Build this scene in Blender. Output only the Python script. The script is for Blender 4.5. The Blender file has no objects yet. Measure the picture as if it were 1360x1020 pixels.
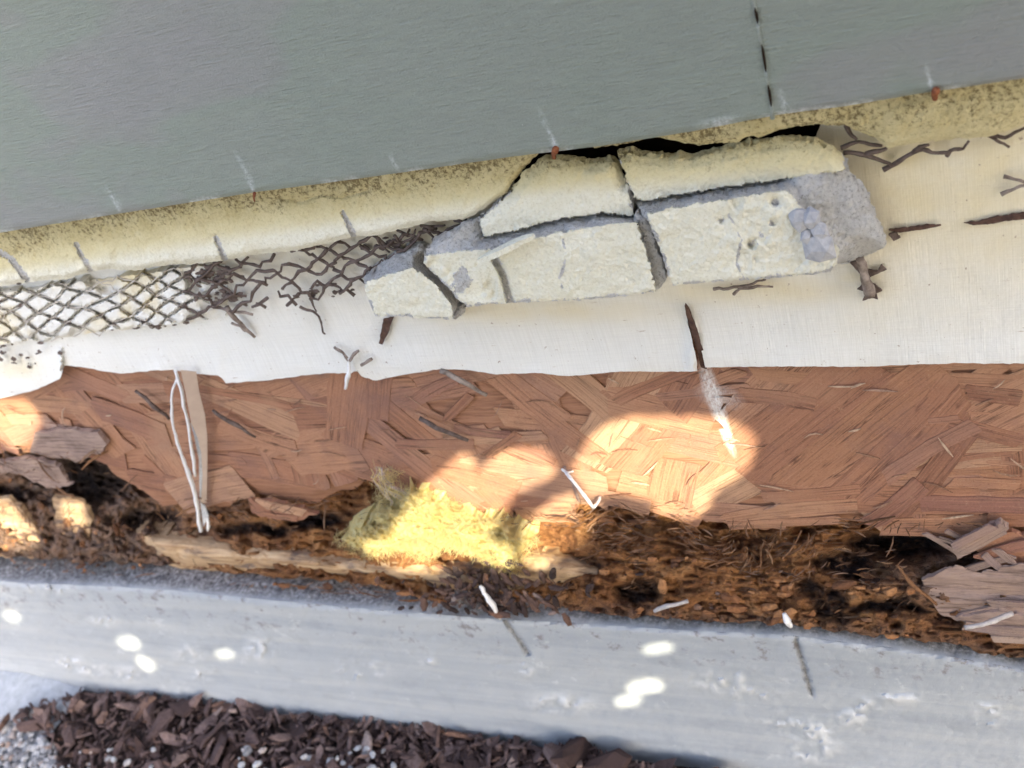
import bpy, math, random
import numpy as np
from mathutils import Matrix, Vector
from mathutils.geometry import delaunay_2d_cdt

random.seed(7)
RNG = np.random.default_rng(7)
S = bpy.context.scene

# ------------------------------------------------------------------ camera
# world: X along the wall, Y into the wall (OSB face near y = 0), Z up, ground z = 0
F = 1381.0
_L = np.array([-2914.0, 112.0, F]); _L /= np.linalg.norm(_L)
_D = np.array([727.0, 1884.0, F]); _D -= _L * (_D @ _L); _D /= np.linalg.norm(_D)
EX = -_L; EZ = -_D; EY = np.cross(EZ, EX)          # world axes seen in camera axes (x right, y down, z ahead)
M3 = np.array([EX, EY, EZ])                        # camera vector -> world vector
DIST = 0.70
CAM = np.array([0.0, 0.0, 0.0]) - DIST * M3[:, 2]  # image centre hits y = 0

def P(u, v, y):
    """the point of the place where the sight line through picture point (u, v) meets depth y"""
    u = np.asarray(u, float); v = np.asarray(v, float); y = np.asarray(y, float)
    c = np.stack([(u - 680) / F, (v - 510) / F, np.ones_like(u)], -1)
    d = c @ M3.T
    t = (y - CAM[1]) / d[..., 1]
    return CAM + d * t[..., None]

Y_FOUND = -0.020
_g = P(500, 962, Y_FOUND)
CAM = CAM - np.array([0, 0, _g[2]])                # put the ground at z = 0
def PG(u, v, z=0.0):
    c = np.array([(u - 680) / F, (v - 510) / F, 1.0]); d = M3 @ c
    return CAM + d * ((z - CAM[2]) / d[2])
def UV(p):
    """picture point of world points"""
    c = (np.asarray(p, float) - CAM) @ M3
    return 680 + F * c[..., 0] / c[..., 2], 510 + F * c[..., 1] / c[..., 2]

cam = bpy.data.cameras.new("camera"); cam_o = bpy.data.objects.new("camera", cam)
S.collection.objects.link(cam_o); S.camera = cam_o
cam.sensor_width = 36; cam.lens = F / 1360 * 36; cam.clip_start = 0.02; cam.clip_end = 2000
R = Matrix(((M3[0, 0], -M3[0, 1], -M3[0, 2]), (M3[1, 0], -M3[1, 1], -M3[1, 2]), (M3[2, 0], -M3[2, 1], -M3[2, 2])))
cam_o.matrix_world = Matrix.Translation(Vector(CAM)) @ R.to_4x4()
_f = P(900, 400, -0.01)
cam.dof.use_dof = True
cam.dof.focus_distance = float((np.array(_f) - CAM) @ M3[:, 2])
cam.dof.aperture_fstop = 10.0

# ------------------------------------------------------------------ light
SUN = np.array([0.46, -0.72, 0.54]); SUN /= np.linalg.norm(SUN)
w = bpy.data.worlds.new("World"); S.world = w; w.use_nodes = True
nt = w.node_tree; nt.nodes.clear()
sky = nt.nodes.new("ShaderNodeTexSky"); sky.sky_type = 'NISHITA'; sky.sun_disc = False
sky.sun_elevation = math.asin(SUN[2]); sky.sun_rotation = math.atan2(SUN[0], SUN[1])
sky.air_density = 0.8; sky.dust_density = 3.0; sky.ozone_density = 0.8
bg = nt.nodes.new("ShaderNodeBackground"); bg.inputs[1].default_value = 0.15
out = nt.nodes.new("ShaderNodeOutputWorld")
nt.links.new(sky.outputs[0], bg.inputs[0]); nt.links.new(bg.outputs[0], out.inputs[0])
sl = bpy.data.lights.new("sun", 'SUN'); sl.energy = 3.6; sl.angle = math.radians(0.5); sl.color = (1.0, 0.91, 0.66)
so = bpy.data.objects.new("sun", sl); S.collection.objects.link(so)
so.rotation_euler = Vector(SUN).to_track_quat('Z', 'Y').to_euler()
S.cycles.use_denoising = True; S.cycles.use_adaptive_sampling = False
S.view_settings.view_transform = 'Standard'; S.view_settings.look = 'None'
S.view_settings.gamma = 1; S.view_settings.use_curve_mapping = False
S.view_settings.exposure = 2.22

# ------------------------------------------------------------------ noise
def _h(ix, iy, iz, s):
    n = (ix * 374761393 + iy * 668265263 + iz * 2147483647 + s * 974634777) & 0xFFFFFFFF
    n = ((n ^ (n >> 13)) * 1274126177) & 0xFFFFFFFF
    n = ((n ^ (n >> 16)) * 2246822519) & 0xFFFFFFFF
    return ((n ^ (n >> 15)) & 0xFFFFFF) / float(0xFFFFFF) * 2 - 1
def noise(p, scale, seed=0):
    p = np.asarray(p, float) * scale
    i = np.floor(p).astype(np.int64); f = p - i; f = f * f * f * (f * (f * 6 - 15) + 10)
    r = 0
    for dx in (0, 1):
        for dy in (0, 1):
            for dz in (0, 1):
                wgt = (f[..., 0] if dx else 1 - f[..., 0]) * (f[..., 1] if dy else 1 - f[..., 1]) * (f[..., 2] if dz else 1 - f[..., 2])
                r = r + wgt * _h(i[..., 0] + dx, i[..., 1] + dy, i[..., 2] + dz, seed)
    return r
def fbm(p, scale, octv=4, seed=0, gain=0.5):
    r = 0; a = 1; t = 0
    for k in range(octv):
        r = r + a * noise(p, scale * 2 ** k, seed + k * 17); t += a; a *= gain
    return r / t
def sstep(a, b, x):
    t = np.clip((x - a) / (b - a), 0, 1); return t * t * (3 - 2 * t)
def lerp(a, b, t): return a + (b - a) * t

# ------------------------------------------------------------------ 2D helpers
def inside(poly, u, v):
    poly = np.asarray(poly, float); r = np.zeros(np.shape(u), bool)
    x1, y1 = poly[:, 0], poly[:, 1]; x2, y2 = np.roll(x1, -1), np.roll(y1, -1)
    for a, b, c, d in zip(x1, y1, x2, y2):
        if b == d: continue
        r ^= ((b > v) != (d > v)) & (u < (c - a) * (v - b) / (d - b) + a)
    return r
def dist_line(pts, u, v, closed=False):
    pts = np.asarray(pts, float); n = len(pts); best = np.full(np.shape(u), 1e9)
    for i in range(n if closed else n - 1):
        a = pts[i]; b = pts[(i + 1) % n]; d = b - a; l = d @ d
        if l == 0: continue
        t = np.clip(((u - a[0]) * d[0] + (v - a[1]) * d[1]) / l, 0, 1)
        best = np.minimum(best, np.hypot(u - a[0] - t * d[0], v - a[1] - t * d[1]))
    return best
def sdist(poly, u, v):
    d = dist_line(poly, u, v, True); return np.where(inside(poly, u, v), d, -d)
def curve(pts):
    p = np.asarray(pts, float); a = p[0] + (p[0] - p[1]) * 600 / (p[1, 0] - p[0, 0]); b = p[-1] + (p[-1] - p[-2]) * 900 / (p[-1, 0] - p[-2, 0])
    p = np.r_[[a], p, [b]]; return lambda u: np.interp(u, p[:, 0], p[:, 1])

# ------------------------------------------------------------------ objects
def put(o, parent=None):
    S.collection.objects.link(o)
    if parent is not None:
        o.parent = parent
        o.location = Vector(o.location) - Vector(parent['_at'])
    return o
def tag(o, label=None, cat=None, group=None, kind=None):
    if label: o['label'] = label
    if cat: o['category'] = cat
    if group: o['group'] = group
    if kind: o['kind'] = kind
    return o
def empty(name, at, label, cat, group=None):
    o = bpy.data.objects.new(name, None); o.empty_display_size = 0.02
    o.location = Vector([float(x) for x in at]); S.collection.objects.link(o)
    o['_at'] = [float(x) for x in at]
    return tag(o, label, cat, group)
def mesh_obj(name, verts, faces, mats, parent=None, idx=None, smooth=True, attrs=None, uvs=None):
    verts = np.asarray(verts, float)
    c = (verts.min(0) + verts.max(0)) / 2
    me = bpy.data.meshes.new(name)
    me.from_pydata((verts - c).tolist(), [], faces if isinstance(faces, list) else faces.tolist())
    if not isinstance(mats, (list, tuple)): mats = [mats]
    for m in mats: me.materials.append(m)
    if idx is not None: me.polygons.foreach_set("material_index", np.asarray(idx, np.int32))
    if smooth: me.polygons.foreach_set("use_smooth", np.ones(len(me.polygons), bool))
    for k, a in (attrs or {}).items():
        at = me.attributes.new(k, 'FLOAT', 'POINT'); at.data.foreach_set("value", np.asarray(a, np.float32))
    if uvs is not None:
        ul = me.uv_layers.new(name="UVMap")
        li = np.empty(len(me.loops), np.int32); me.loops.foreach_get("vertex_index", li)
        ul.data.foreach_set("uv", np.asarray(uvs, np.float32)[li].ravel())
    me.update()
    o = bpy.data.objects.new(name, me); o.location = Vector(c)
    o['_at'] = [float(x) for x in c]
    return put(o, parent)

def densify(poly, step, rough=0.0, rs=0.08, seed=0, closed=True):
    pts = []; poly = np.asarray(poly, float); n = len(poly)
    for i in range(n if closed else n - 1):
        a = poly[i]; b = poly[(i + 1) % n]; k = max(1, int(np.hypot(*(b - a)) / step))
        for j in range(k): pts.append(a + (b - a) * j / k)
    pts = np.array(pts)
    if rough:
        q = np.c_[pts, np.zeros(len(pts))]
        pts = pts + rough * np.c_[fbm(q, rs, 3, seed, .65), fbm(q, rs, 3, seed + 5, .65)]
    return pts
def triangulate(poly, step, seed=0):
    lo = poly.min(0); hi = poly.max(0)
    gx, gy = np.meshgrid(np.arange(lo[0], hi[0], step), np.arange(lo[1], hi[1], step * 0.87))
    gx = gx.copy(); gx[1::2] += step / 2
    rg = np.random.default_rng(seed + 1)
    gx = gx.ravel() + rg.uniform(-.2, .2, gx.size) * step; gy = gy.ravel() + rg.uniform(-.2, .2, gy.size) * step
    m = inside(poly, gx, gy); gx, gy = gx[m], gy[m]
    m = dist_line(poly, gx, gy, True) > step * 0.45
    pts = np.r_[poly, np.c_[gx[m], gy[m]]]; n = len(poly)
    r = delaunay_2d_cdt([Vector(p) for p in pts], [(i, (i + 1) % n) for i in range(n)], [], 1, 1e-5)
    V = np.array([(p[0], p[1]) for p in r[0]]); T = np.array(r[2], int)
    c = V[T].mean(1)
    a = V[T[:, 1]] - V[T[:, 0]]; b = V[T[:, 2]] - V[T[:, 0]]
    area = a[:, 0] * b[:, 1] - a[:, 1] * b[:, 0]
    T[area > 0] = T[area > 0][:, ::-1]        # faces the viewer side (-y)
    return V, T
def field(name, poly, yfun, back, step, mats, parent=None, matfun=None, side=None, rough=0.0, rs=0.08, seed=0,
          rings=3, sidej=0.0006, attrs=None, cap=False, smooth=True, sharp=38):
    """a slab with a modelled front (depth yfun over the outline) and real thickness back to depth `back`"""
    pl = densify(poly, step, rough, rs, seed)
    V, T = triangulate(pl, step, seed)
    u, v = V[:, 0], V[:, 1]
    y = yfun(u, v)
    W = P(u, v, y); n = len(W)
    idx = np.zeros(len(T), int)
    c = V[T].mean(1)
    if matfun is not None: idx = matfun(c[:, 0], c[:, 1]).astype(int)
    E = {}
    for t in T:
        for a, b in ((t[0], t[1]), (t[1], t[2]), (t[2], t[0])):
            if (b, a) in E: del E[(b, a)]
            else: E[(a, b)] = 1
    bv = sorted({a for e in E for a in e}); pos = {a: i for i, a in enumerate(bv)}
    verts = [W]; faces = T.tolist(); m = len(bv); base = n
    prev = {a: a for a in bv}
    si = side if side is not None and not callable(side) else (1 if callable(side) else 0)
    idx = idx.tolist()
    yb = back if not callable(back) else None
    for k in range(1, rings + 1):
        q = W[bv].copy()
        tgt = np.full(m, yb) if yb is not None else back(u[bv], v[bv])
        q[:, 1] = lerp(q[:, 1], np.maximum(tgt, q[:, 1]), k / rings)
        if sidej and k < rings:
            q[:, 0] += sidej * 2 * noise(q, 260, seed + k); q[:, 2] += sidej * 2 * noise(q, 260, seed + 9 + k)
        verts.append(q)
        cur = {a: base + pos[a] for a in bv}
        for (a, b) in E:
            faces.append([prev[b], prev[a], cur[a], cur[b]]); idx.append(si if not callable(side) else side(u[a], v[a]))
        prev = cur; base += m
    if cap:
        q = W.copy(); q[:, 1] = yb
        verts.append(q); off = base
        faces += (T[:, ::-1] + off).tolist(); idx += [si] * len(T)
        base += n
    verts = np.concatenate(verts)
    at = None; sharp_ = sharp
    if attrs:
        at = {}
        for k, fn in attrs.items():
            a = fn(u, v); parts_ = [a] + [a[bv]] * rings + ([a] if cap else [])
            at[k] = np.concatenate(parts_)
    o = mesh_obj(name, verts, faces, mats, parent, idx, smooth, at)
    if smooth and sharp_: o.data.set_sharp_from_angle(angle=math.radians(sharp_))
    return o

def tube_geo(pts, rad, n=6, seed=0):
    pts = np.asarray(pts, float); k = len(pts); rad = np.broadcast_to(np.asarray(rad, float), (k,))
    tg = np.gradient(pts, axis=0); tg /= np.linalg.norm(tg, axis=1)[:, None] + 1e-12
    ref = np.array([0.3, -0.9, 0.31]); a = np.cross(tg, ref); a /= np.linalg.norm(a, axis=1)[:, None] + 1e-12
    b = np.cross(tg, a)
    an = np.arange(n) * 2 * np.pi / n
    V = pts[:, None] + rad[:, None, None] * (a[:, None] * np.cos(an)[None, :, None] + b[:, None] * np.sin(an)[None, :, None])
    Fc = []
    for i in range(k - 1):
        for j in range(n):
            Fc.append([i * n + j, i * n + (j + 1) % n, (i + 1) * n + (j + 1) % n, (i + 1) * n + j])
    Fc.append(list(range(n))[::-1]); Fc.append([(k - 1) * n + j for j in range(n)])
    return V.reshape(-1, 3), Fc
def ribbon_geo(pts, wid, nrm, th):
    """flat strip along pts; wid = widths, nrm = facing direction(s), th thickness"""
    pts = np.asarray(pts, float); k = len(pts); wid = np.broadcast_to(np.asarray(wid, float), (k,))
    nrm = np.broadcast_to(np.asarray(nrm, float), (k, 3))
    tg = np.gradient(pts, axis=0); tg /= np.linalg.norm(tg, axis=1)[:, None] + 1e-12
    s = np.cross(tg, nrm); s /= np.linalg.norm(s, axis=1)[:, None] + 1e-12
    f = np.cross(s, tg)
    A = pts - s * wid[:, None] / 2; B = pts + s * wid[:, None] / 2
    V = np.stack([A, B, B - f * th, A - f * th], 1).reshape(-1, 3); Fc = []
    for i in range(k - 1):
        for j in range(4):
            Fc.append([i * 4 + j, i * 4 + (j + 1) % 4, (i + 1) * 4 + (j + 1) % 4, (i + 1) * 4 + j])
    Fc.append([0, 3, 2, 1]); q = (k - 1) * 4; Fc.append([q, q + 1, q + 2, q + 3])
    return V, Fc
def merge(geos):
    V = []; Fc = []; b = 0
    for v, f in geos:
        V.append(v); Fc += [[i + b for i in q] for q in f]; b += len(v)
    return np.concatenate(V), Fc

def rock_geo(r, rg, flat=1.0):
    th = (1 + 5 ** .5) / 2
    V = np.array([(-1, th, 0), (1, th, 0), (-1, -th, 0), (1, -th, 0), (0, -1, th), (0, 1, th), (0, -1, -th), (0, 1, -th), (th, 0, -1), (th, 0, 1), (-th, 0, -1), (-th, 0, 1)], float) / 1.9
    Fc = [[0, 11, 5], [0, 5, 1], [0, 1, 7], [0, 7, 10], [0, 10, 11], [1, 5, 9], [5, 11, 4], [11, 10, 2], [10, 7, 6], [7, 1, 8], [3, 9, 4], [3, 4, 2], [3, 2, 6], [3, 6, 8], [3, 8, 9], [4, 9, 5], [2, 4, 11], [6, 2, 10], [8, 6, 7], [9, 8, 1]]
    V = V * (1 + rg.uniform(-.22, .22, (12, 1))); V[:, 1] *= flat
    return V * np.asarray(r), Fc
# ------------------------------------------------------------------ materials
class Mat:
    def __init__(self, name, rough=0.85, spec=0.3):
        self.m = bpy.data.materials.new(name); self.m.use_nodes = True
        self.t = self.m.node_tree; self.b = self.t.nodes["Principled BSDF"]
        self.b.inputs["Roughness"].default_value = rough
        self.b.inputs["Specular IOR Level"].default_value = spec
        self._geo = None
    def n(self, typ, **kw):
        x = self.t.nodes.new(typ)
        for k, v in kw.items(): setattr(x, k, v)
        return x
    def link(self, a, b): self.t.links.new(a, b)
    def pos(self, scale=(1, 1, 1), rot=(0, 0, 0)):
        g = self.n("ShaderNodeNewGeometry"); mp = self.n("ShaderNodeMapping")
        mp.inputs["Scale"].default_value = scale; mp.inputs["Rotation"].default_value = rot
        self.link(g.outputs["Position"], mp.inputs["Vector"]); return mp.outputs[0]
    def uv(self, scale=(1, 1, 1)):
        g = self.n("ShaderNodeTexCoord"); mp = self.n("ShaderNodeMapping"); mp.inputs["Scale"].default_value = scale
        self.link(g.outputs["UV"], mp.inputs["Vector"]); return mp.outputs[0]
    def noise(self, vec, scale, detail=4, rough=0.6, dist=0.0):
        x = self.n("ShaderNodeTexNoise"); x.inputs["Scale"].default_value = scale; x.inputs["Detail"].default_value = detail
        x.inputs["Roughness"].default_value = rough; x.inputs["Distortion"].default_value = dist
        self.link(vec, x.inputs["Vector"]); return x.outputs["Fac"]
    def voro(self, vec, scale, feat='F1'):
        x = self.n("ShaderNodeTexVoronoi", feature=feat); x.inputs["Scale"].default_value = scale
        self.link(vec, x.inputs["Vector"]); return x.outputs["Distance"]
    def ramp(self, fac, stops):
        x = self.n("ShaderNodeValToRGB"); e = x.color_ramp.elements
        while len(e) > 1: e.remove(e[-1])
        for i, (p, c) in enumerate(stops):
            el = e[0] if i == 0 else e.new(p)
            el.position = p; el.color = (c, c, c, 1) if not hasattr(c, '__len__') else (*c, 1)
        self.link(fac, x.inputs[0]); return x.outputs[0]
    def mix(self, fac, a, b, mode='MIX'):
        x = self.n("ShaderNodeMix", data_type='RGBA', blend_type=mode)
        for s, i in ((fac, 0), (a, 6), (b, 7)):
            if isinstance(s, (int, float)): x.inputs[i].default_value = s
            elif isinstance(s, tuple): x.inputs[i].default_value = (*s, 1)
            else: self.link(s, x.inputs[i])
        return x.outputs[2]
    def math(self, op, a, b=None):
        x = self.n("ShaderNodeMath", operation=op)
        for s, i in ((a, 0), (b, 1)):
            if s is None: continue
            if isinstance(s, (int, float)): x.inputs[i].default_value = s
            else: self.link(s, x.inputs[i])
        return x.outputs[0]
    def attr(self, name):
        x = self.n("ShaderNodeAttribute"); x.attribute_name = name; return x.outputs["Fac"]
    def rnd(self): return self.n("ShaderNodeObjectInfo").outputs["Random"]
    def island(self): return self.n("ShaderNodeNewGeometry").outputs["Random Per Island"]
    def color(self, c):
        if isinstance(c, tuple): self.b.inputs["Base Color"].default_value = (*c, 1)
        else: self.link(c, self.b.inputs["Base Color"])
    def bump(self, h, dist=0.001, strength=1.0):
        x = self.n("ShaderNodeBump"); x.inputs["Strength"].default_value = strength; x.inputs["Distance"].default_value = dist
        self.link(h, x.inputs["Height"])
        prev = self.b.inputs["Normal"].links
        if prev: self.link(prev[0].from_socket, x.inputs["Normal"])
        self.link(x.outputs[0], self.b.inputs["Normal"])

def m_stucco():
    M = Mat("cream_stucco", 0.92, 0.15); p = M.pos()
    big = M.noise(p, 14, 4); fine = M.noise(p, 560, 4, .75); mid = M.noise(p, 70, 5, .65)
    base = M.ramp(big, [(0.3, (0.76, 0.735, 0.60)), (0.7, (0.81, 0.79, 0.68))])
    base = M.mix(M.ramp(fine, [(.32, .5), (.48, 0.)]), base, (0.52, 0.48, 0.36))
    base = M.mix(M.ramp(fine, [(.55, 0.), (.70, .6)]), base, (0.86, 0.85, 0.78))
    d = M.attr("dirt_shade")  # drives dirt specks and the painted yellow tone of the shaded upper stucco
    base = M.mix(M.math('MINIMUM', M.math('ADD', M.math('MULTIPLY', d, 3.0), .0), .8), base, (.77, .70, .44))
    ochre = M.math('MULTIPLY', M.math('MINIMUM', M.math('MULTIPLY', d, 1.7), .95), M.ramp(mid, [(.2, .55), (.65, 1.)]))
    base = M.mix(ochre, base, M.mix(M.ramp(fine, [(.32, .7), (.55, 0.)]), (0.56, 0.48, 0.26), (.34, .27, .12)))
    sp = M.noise(p, 400, 6, .8)
    thr = M.math('SUBTRACT', sp, M.math('MULTIPLY', d, .16))
    thr = M.math('ADD', thr, M.math('MULTIPLY', M.math('SUBTRACT', M.noise(p, 38, 4), .5), .34))
    spots = M.ramp(thr, [(.27, 1.), (.38, 0.)])
    spots = M.math('MULTIPLY', spots, M.math('MINIMUM', M.math('ADD', M.math('MULTIPLY', d, 1.2), 0.06), .85))
    base = M.mix(spots, base, (0.13, 0.095, 0.045))
    M.color(base)
    M.bump(M.voro(p, 430), 0.0009, .6); M.bump(M.noise(p, 620, 4, .75), 0.0009, .8)
    return M.m
def m_mortar():
    M = Mat("grey_mortar", 0.95, 0.15); p = M.pos()
    a = M.noise(p, 620, 4, .8); b = M.noise(p, 60, 4)
    c = M.ramp(b, [(.3, (.60, .59, .58)), (.7, (.74, .735, .735))])
    c = M.mix(M.ramp(a, [(.32, .85), (.46, 0.)]), c, (.22, .21, .20))
    c = M.mix(M.ramp(a, [(.55, 0.), (.68, .9)]), c, (.76, .75, .72))
    c = M.mix(M.ramp(M.noise(p, 30, 3), [(.5, 0.), (.7, .35)]), c, (.56, .50, .36))
    M.color(c); M.bump(M.noise(p, 700, 5, .8), 0.002, 1.0); M.bump(M.voro(p, 380), 0.0015, .7)
    return M.m
def m_board():
    M = Mat("grey_green_paint", 0.46, 0.5); p = M.pos()
    blot = M.noise(M.pos((1, 1, 1.6)), 7, 3)
    c = M.ramp(blot, [(.40, (.295, .332, .292)), (.5, (.285, .330, .284)), (.56, (.305, .320, .302)), (.66, (.308, .311, .308))])
    st = M.noise(M.pos((60, 60, 900), (0, math.radians(0.5), 0)), 1.0, 4, .65)
    c = M.mix(M.ramp(st, [(.3, .5), (.7, 0.)]), c, (.20, .222, .20))
    sc = M.math('MULTIPLY', M.attr("scuff"), M.ramp(M.noise(p, 420, 4, .8), [(.38, 0.), (.62, 1.)]))
    c = M.mix(sc, c, (.72, .76, .80))
    fl = M.ramp(M.noise(p, 620, 3, .6), [(.735, 0.), (.77, 1.)])
    c = M.mix(M.math('MULTIPLY', fl, .7), c, (.66, .68, .68))
    M.color(c)
    M.bump(st, 0.0016, .8); M.bump(M.noise(p, 800, 4, .75), 0.0010, .8); M.bump(fl, .0004, .6)
    return M.m
def m_paper():
    M = Mat("white_building_paper", 0.75, 0.25); p = M.pos()
    wx = M.noise(M.pos((1100, 1, 30)), 1, 2, .6); wz = M.noise(M.pos((30, 1, 1100)), 1, 2, .6)
    c = M.mix(M.ramp(wx, [(.35, .35), (.6, 0.)]), (.80, .79, .75), (.63, .615, .56))
    c = M.mix(M.ramp(wz, [(.35, .35), (.6, 0.)]), c, (.68, .67, .64))
    st = M.math('MULTIPLY', M.attr("stain_bounce"), M.ramp(M.noise(p, 22, 4, .6), [(.25, .35), (.75, 1.)]))
    c = M.mix(st, c, (.70, .585, .32))  # yellow for stains and for warm bounced light painted in
    fb = M.noise(M.pos((70, 1, 420), (0, .12, 0)), 1, 5, .75)
    c = M.mix(M.ramp(fb, [(.63, 0.), (.70, .75)]), c, (.42, .33, .24))
    c = M.mix(M.ramp(M.noise(p, 330, 3, .6), [(.685, 0.), (.73, .8)]), c, (.34, .25, .18))
    M.color(c); M.bump(wx, .0005, .7); M.bump(wz, .0005, .7); M.bump(M.noise(p, 45, 4), .003, .6)
    return M.m
def m_strand(name="osb_strand", stops=None):
    M = Mat(name, 0.75, 0.2)
    r = M.rnd()
    stops = stops or [(0., (.29, .138, .088)), (.18, (.38, .185, .112)), (.36, (.42, .215, .130)), (.55, (.45, .240, .145)), (.70, (.34, .170, .120)), (.84, (.50, .300, .188)), (.93, (.40, .200, .114)), (1., (.28, .135, .104))]
    base = M.ramp(r, stops)
    g = M.noise(M.uv((12, 760, 1)), 1, 6, .72, .35)
    c = M.mix(M.ramp(g, [(.36, .7), (.48, 0.)]), base, tuple(x * .42 for x in stops[0][1]))
    c = M.mix(M.ramp(g, [(.55, 0.), (.72, .5)]), c, tuple(min(1, x * 1.4) for x in stops[3][1]))
    g2 = M.noise(M.uv((5, 110, 1)), 1, 4, .65, .6)
    crack = M.ramp(g2, [(.475, 0.), (.497, 1.), (.503, 1.), (.525, 0.)])
    cm = M.ramp(M.noise(M.uv((22, 60, 1)), 1, 3), [(.48, 0.), (.6, .75)])
    c = M.mix(M.math('MULTIPLY', crack, cm), c, (.055, .028, .02))
    p = M.pos(); st = M.noise(p, 24, 5, .7)
    c = M.mix(M.ramp(st, [(.50, 0.), (.72, .6)]), c, tuple(x * .62 for x in (stops[1][1][0], stops[1][1][1] * 1.12, stops[1][1][2] * 1.5)))
    f = M.noise(M.pos((700, 700, 700)), 1, 4, .75)
    c = M.mix(M.ramp(f, [(.58, 0.), (.75, .55)]), c, (.54, .37, .25)); c = M.mix(M.ramp(f, [(.28, .6), (.44, 0.)]), c, (.13, .062, .042))
    dz = M.noise(p, 11, 4, .6, .3); c = M.mix(M.ramp(dz, [(.52, 0.), (.70, .5)]), c, (.215, .125, .110)); c = M.mix(M.ramp(dz, [(.30, .5), (.46, 0.)]), c, (.50, .30, .185))
    if name == "osb_strand":
        for (ua, va, ub, vb, wd, am) in ((932, 480, 962, 575, .0065, .95), (950, 540, 974, 605, .0045, .8), (925, 520, 985, 538, .012, .35), (60, 560, 110, 600, .02, .3)):
            A = P(ua, va, 0.); B = P(ub, vb, 0.); d = B - A; ang = math.atan2(d[2], d[0]); L = np.linalg.norm(d) * .62
            geo = M.n("ShaderNodeNewGeometry"); mp = M.n("ShaderNodeMapping", vector_type='TEXTURE')
            mp.inputs["Location"].default_value = tuple((A + B) / 2); mp.inputs["Rotation"].default_value = (0, -ang, 0); mp.inputs["Scale"].default_value = (L, .05, wd)
            M.link(geo.outputs["Position"], mp.inputs["Vector"]); gr = M.n("ShaderNodeTexGradient", gradient_type='SPHERICAL'); M.link(mp.outputs[0], gr.inputs[0])
            mk = M.math('MULTIPLY', M.ramp(gr.outputs["Fac"], [(0., 0.), (.55, am * .9)]), M.ramp(M.noise(M.pos((700, 700, 260)), 1, 4, .7), [(.36, .25), (.60, 1.)]))
            c = M.mix(mk, c, (.80, .79, .77))
    M.color(c); M.bump(g, .0012, .8); M.bump(g2, .0010, .5); M.bump(f, .0006, .8)
    return M.m
def m_core():
    M = Mat("osb_core", 0.8, 0.2); p = M.pos((30, 30, 420), (0, .15, 0))
    g = M.noise(p, 1, 5, .65, .4)
    c = M.ramp(g, [(.3, (.20, .092, .056)), (.5, (.33, .165, .10)), (.7, (.42, .225, .135))])
    M.color(c); M.bump(g, .0015, .9); return M.m
def m_rot():
    M = Mat("rotten_wood", 0.95, 0.1); p = M.pos()
    a = M.noise(p, 42, 5, .7, .4); b = M.noise(M.pos((110, 200, 480), (0, .5, 0)), 1, 6, .72, 1.4)
    c = M.ramp(a, [(.28, (.13, .06, .036)), (.42, (.28, .125, .058)), (.54, (.46, .215, .09)), (.66, (.58, .30, .13)), (.8, (.34, .22, .16))])
    c = M.mix(M.ramp(b, [(.35, .8), (.50, 0.)]), c, (.05, .028, .018)); c = M.mix(M.ramp(b, [(.56, 0.), (.70, .6)]), c, (.58, .36, .19))
    c = M.mix(M.math('MULTIPLY', M.attr("grey"), M.ramp(M.noise(p, 60, 3), [(.3, .5), (.7, 1.)])), c, M.mix(M.ramp(b, [(.36, .85), (.52, 0.)]), (.25, .195, .17), (.05, .038, .036)))
    c = M.mix(M.math('MULTIPLY', M.attr("wet"), M.ramp(M.noise(p, 70, 5, .7), [(.28, .4), (.52, 1.)])), c, M.mix(M.ramp(b, [(.5, 0.), (.72, .7)]), (.022, .016, .016), (.10, .085, .085)))
    M.color(c); M.bump(b, .004, 1.0); M.bump(M.noise(p, 420, 4, .75), .002, .9); return M.m
def m_fibre(name, stops):
    M = Mat(name, 0.85, 0.15)
    r = M.rnd(); i = M.island(); x = M.math('FRACT', M.math('ADD', r, i))
    c = M.ramp(x, stops)
    g = M.noise(M.pos((120, 120, 120)), 2.4, 4, .7)
    c = M.mix(M.ramp(g, [(.3, .6), (.6, 0.)]), c, (.045, .027, .02)); M.color(c); M.bump(g, .0015, .8); return M.m
def m_flapwood():
    M = Mat("weathered_flap", 0.85, 0.15); g = M.noise(M.pos((26, 120, 420), (0, -.25, 0)), 1, 6, .7, .5); b = M.noise(M.pos(), 60, 4, .65)
    c = M.ramp(b, [(.3, (.25, .18, .155)), (.55, (.35, .25, .21)), (.75, (.39, .28, .22))])
    c = M.mix(M.ramp(g, [(.33, .8), (.5, 0.)]), c, (.085, .055, .045)); c = M.mix(M.ramp(g, [(.56, 0.), (.72, .5)]), c, (.40, .30, .25))
    M.color(c); M.bump(g, .002, 1.0); return M.m
def m_leaf():
    M = Mat("leaf_green", .5, .35); g = M.noise(M.pos(), 40, 3); M.color(M.mix(g, (.05, .085, .03), (.09, .13, .05)))
    t = M.n("ShaderNodeBsdfTranslucent"); t.inputs[0].default_value = (.16, .19, .08, 1); m = M.n("ShaderNodeMixShader"); m.inputs[0].default_value = .45
    o = M.t.nodes["Material Output"]; M.link(M.b.outputs[0], m.inputs[1]); M.link(t.outputs[0], m.inputs[2]); M.link(m.outputs[0], o.inputs[0]); return M.m
def m_sill():
    M = Mat("sill_wood", 0.75, 0.2); p = M.pos((14, 160, 160)); g = M.noise(p, 1, 6, .65, .6)
    c = M.ramp(g, [(.28, (.15, .09, .055)), (.42, (.36, .23, .13)), (.58, (.52, .37, .23)), (.75, (.60, .46, .31))])
    q = M.pos((26, 40, 60)); s = M.noise(q, 1, 5, .65)
    c = M.mix(M.ramp(s, [(.52, 0.), (.64, .85)]), c, (.11, .085, .085))
    M.color(c); M.bump(g, .0018, .8); return M.m
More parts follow.
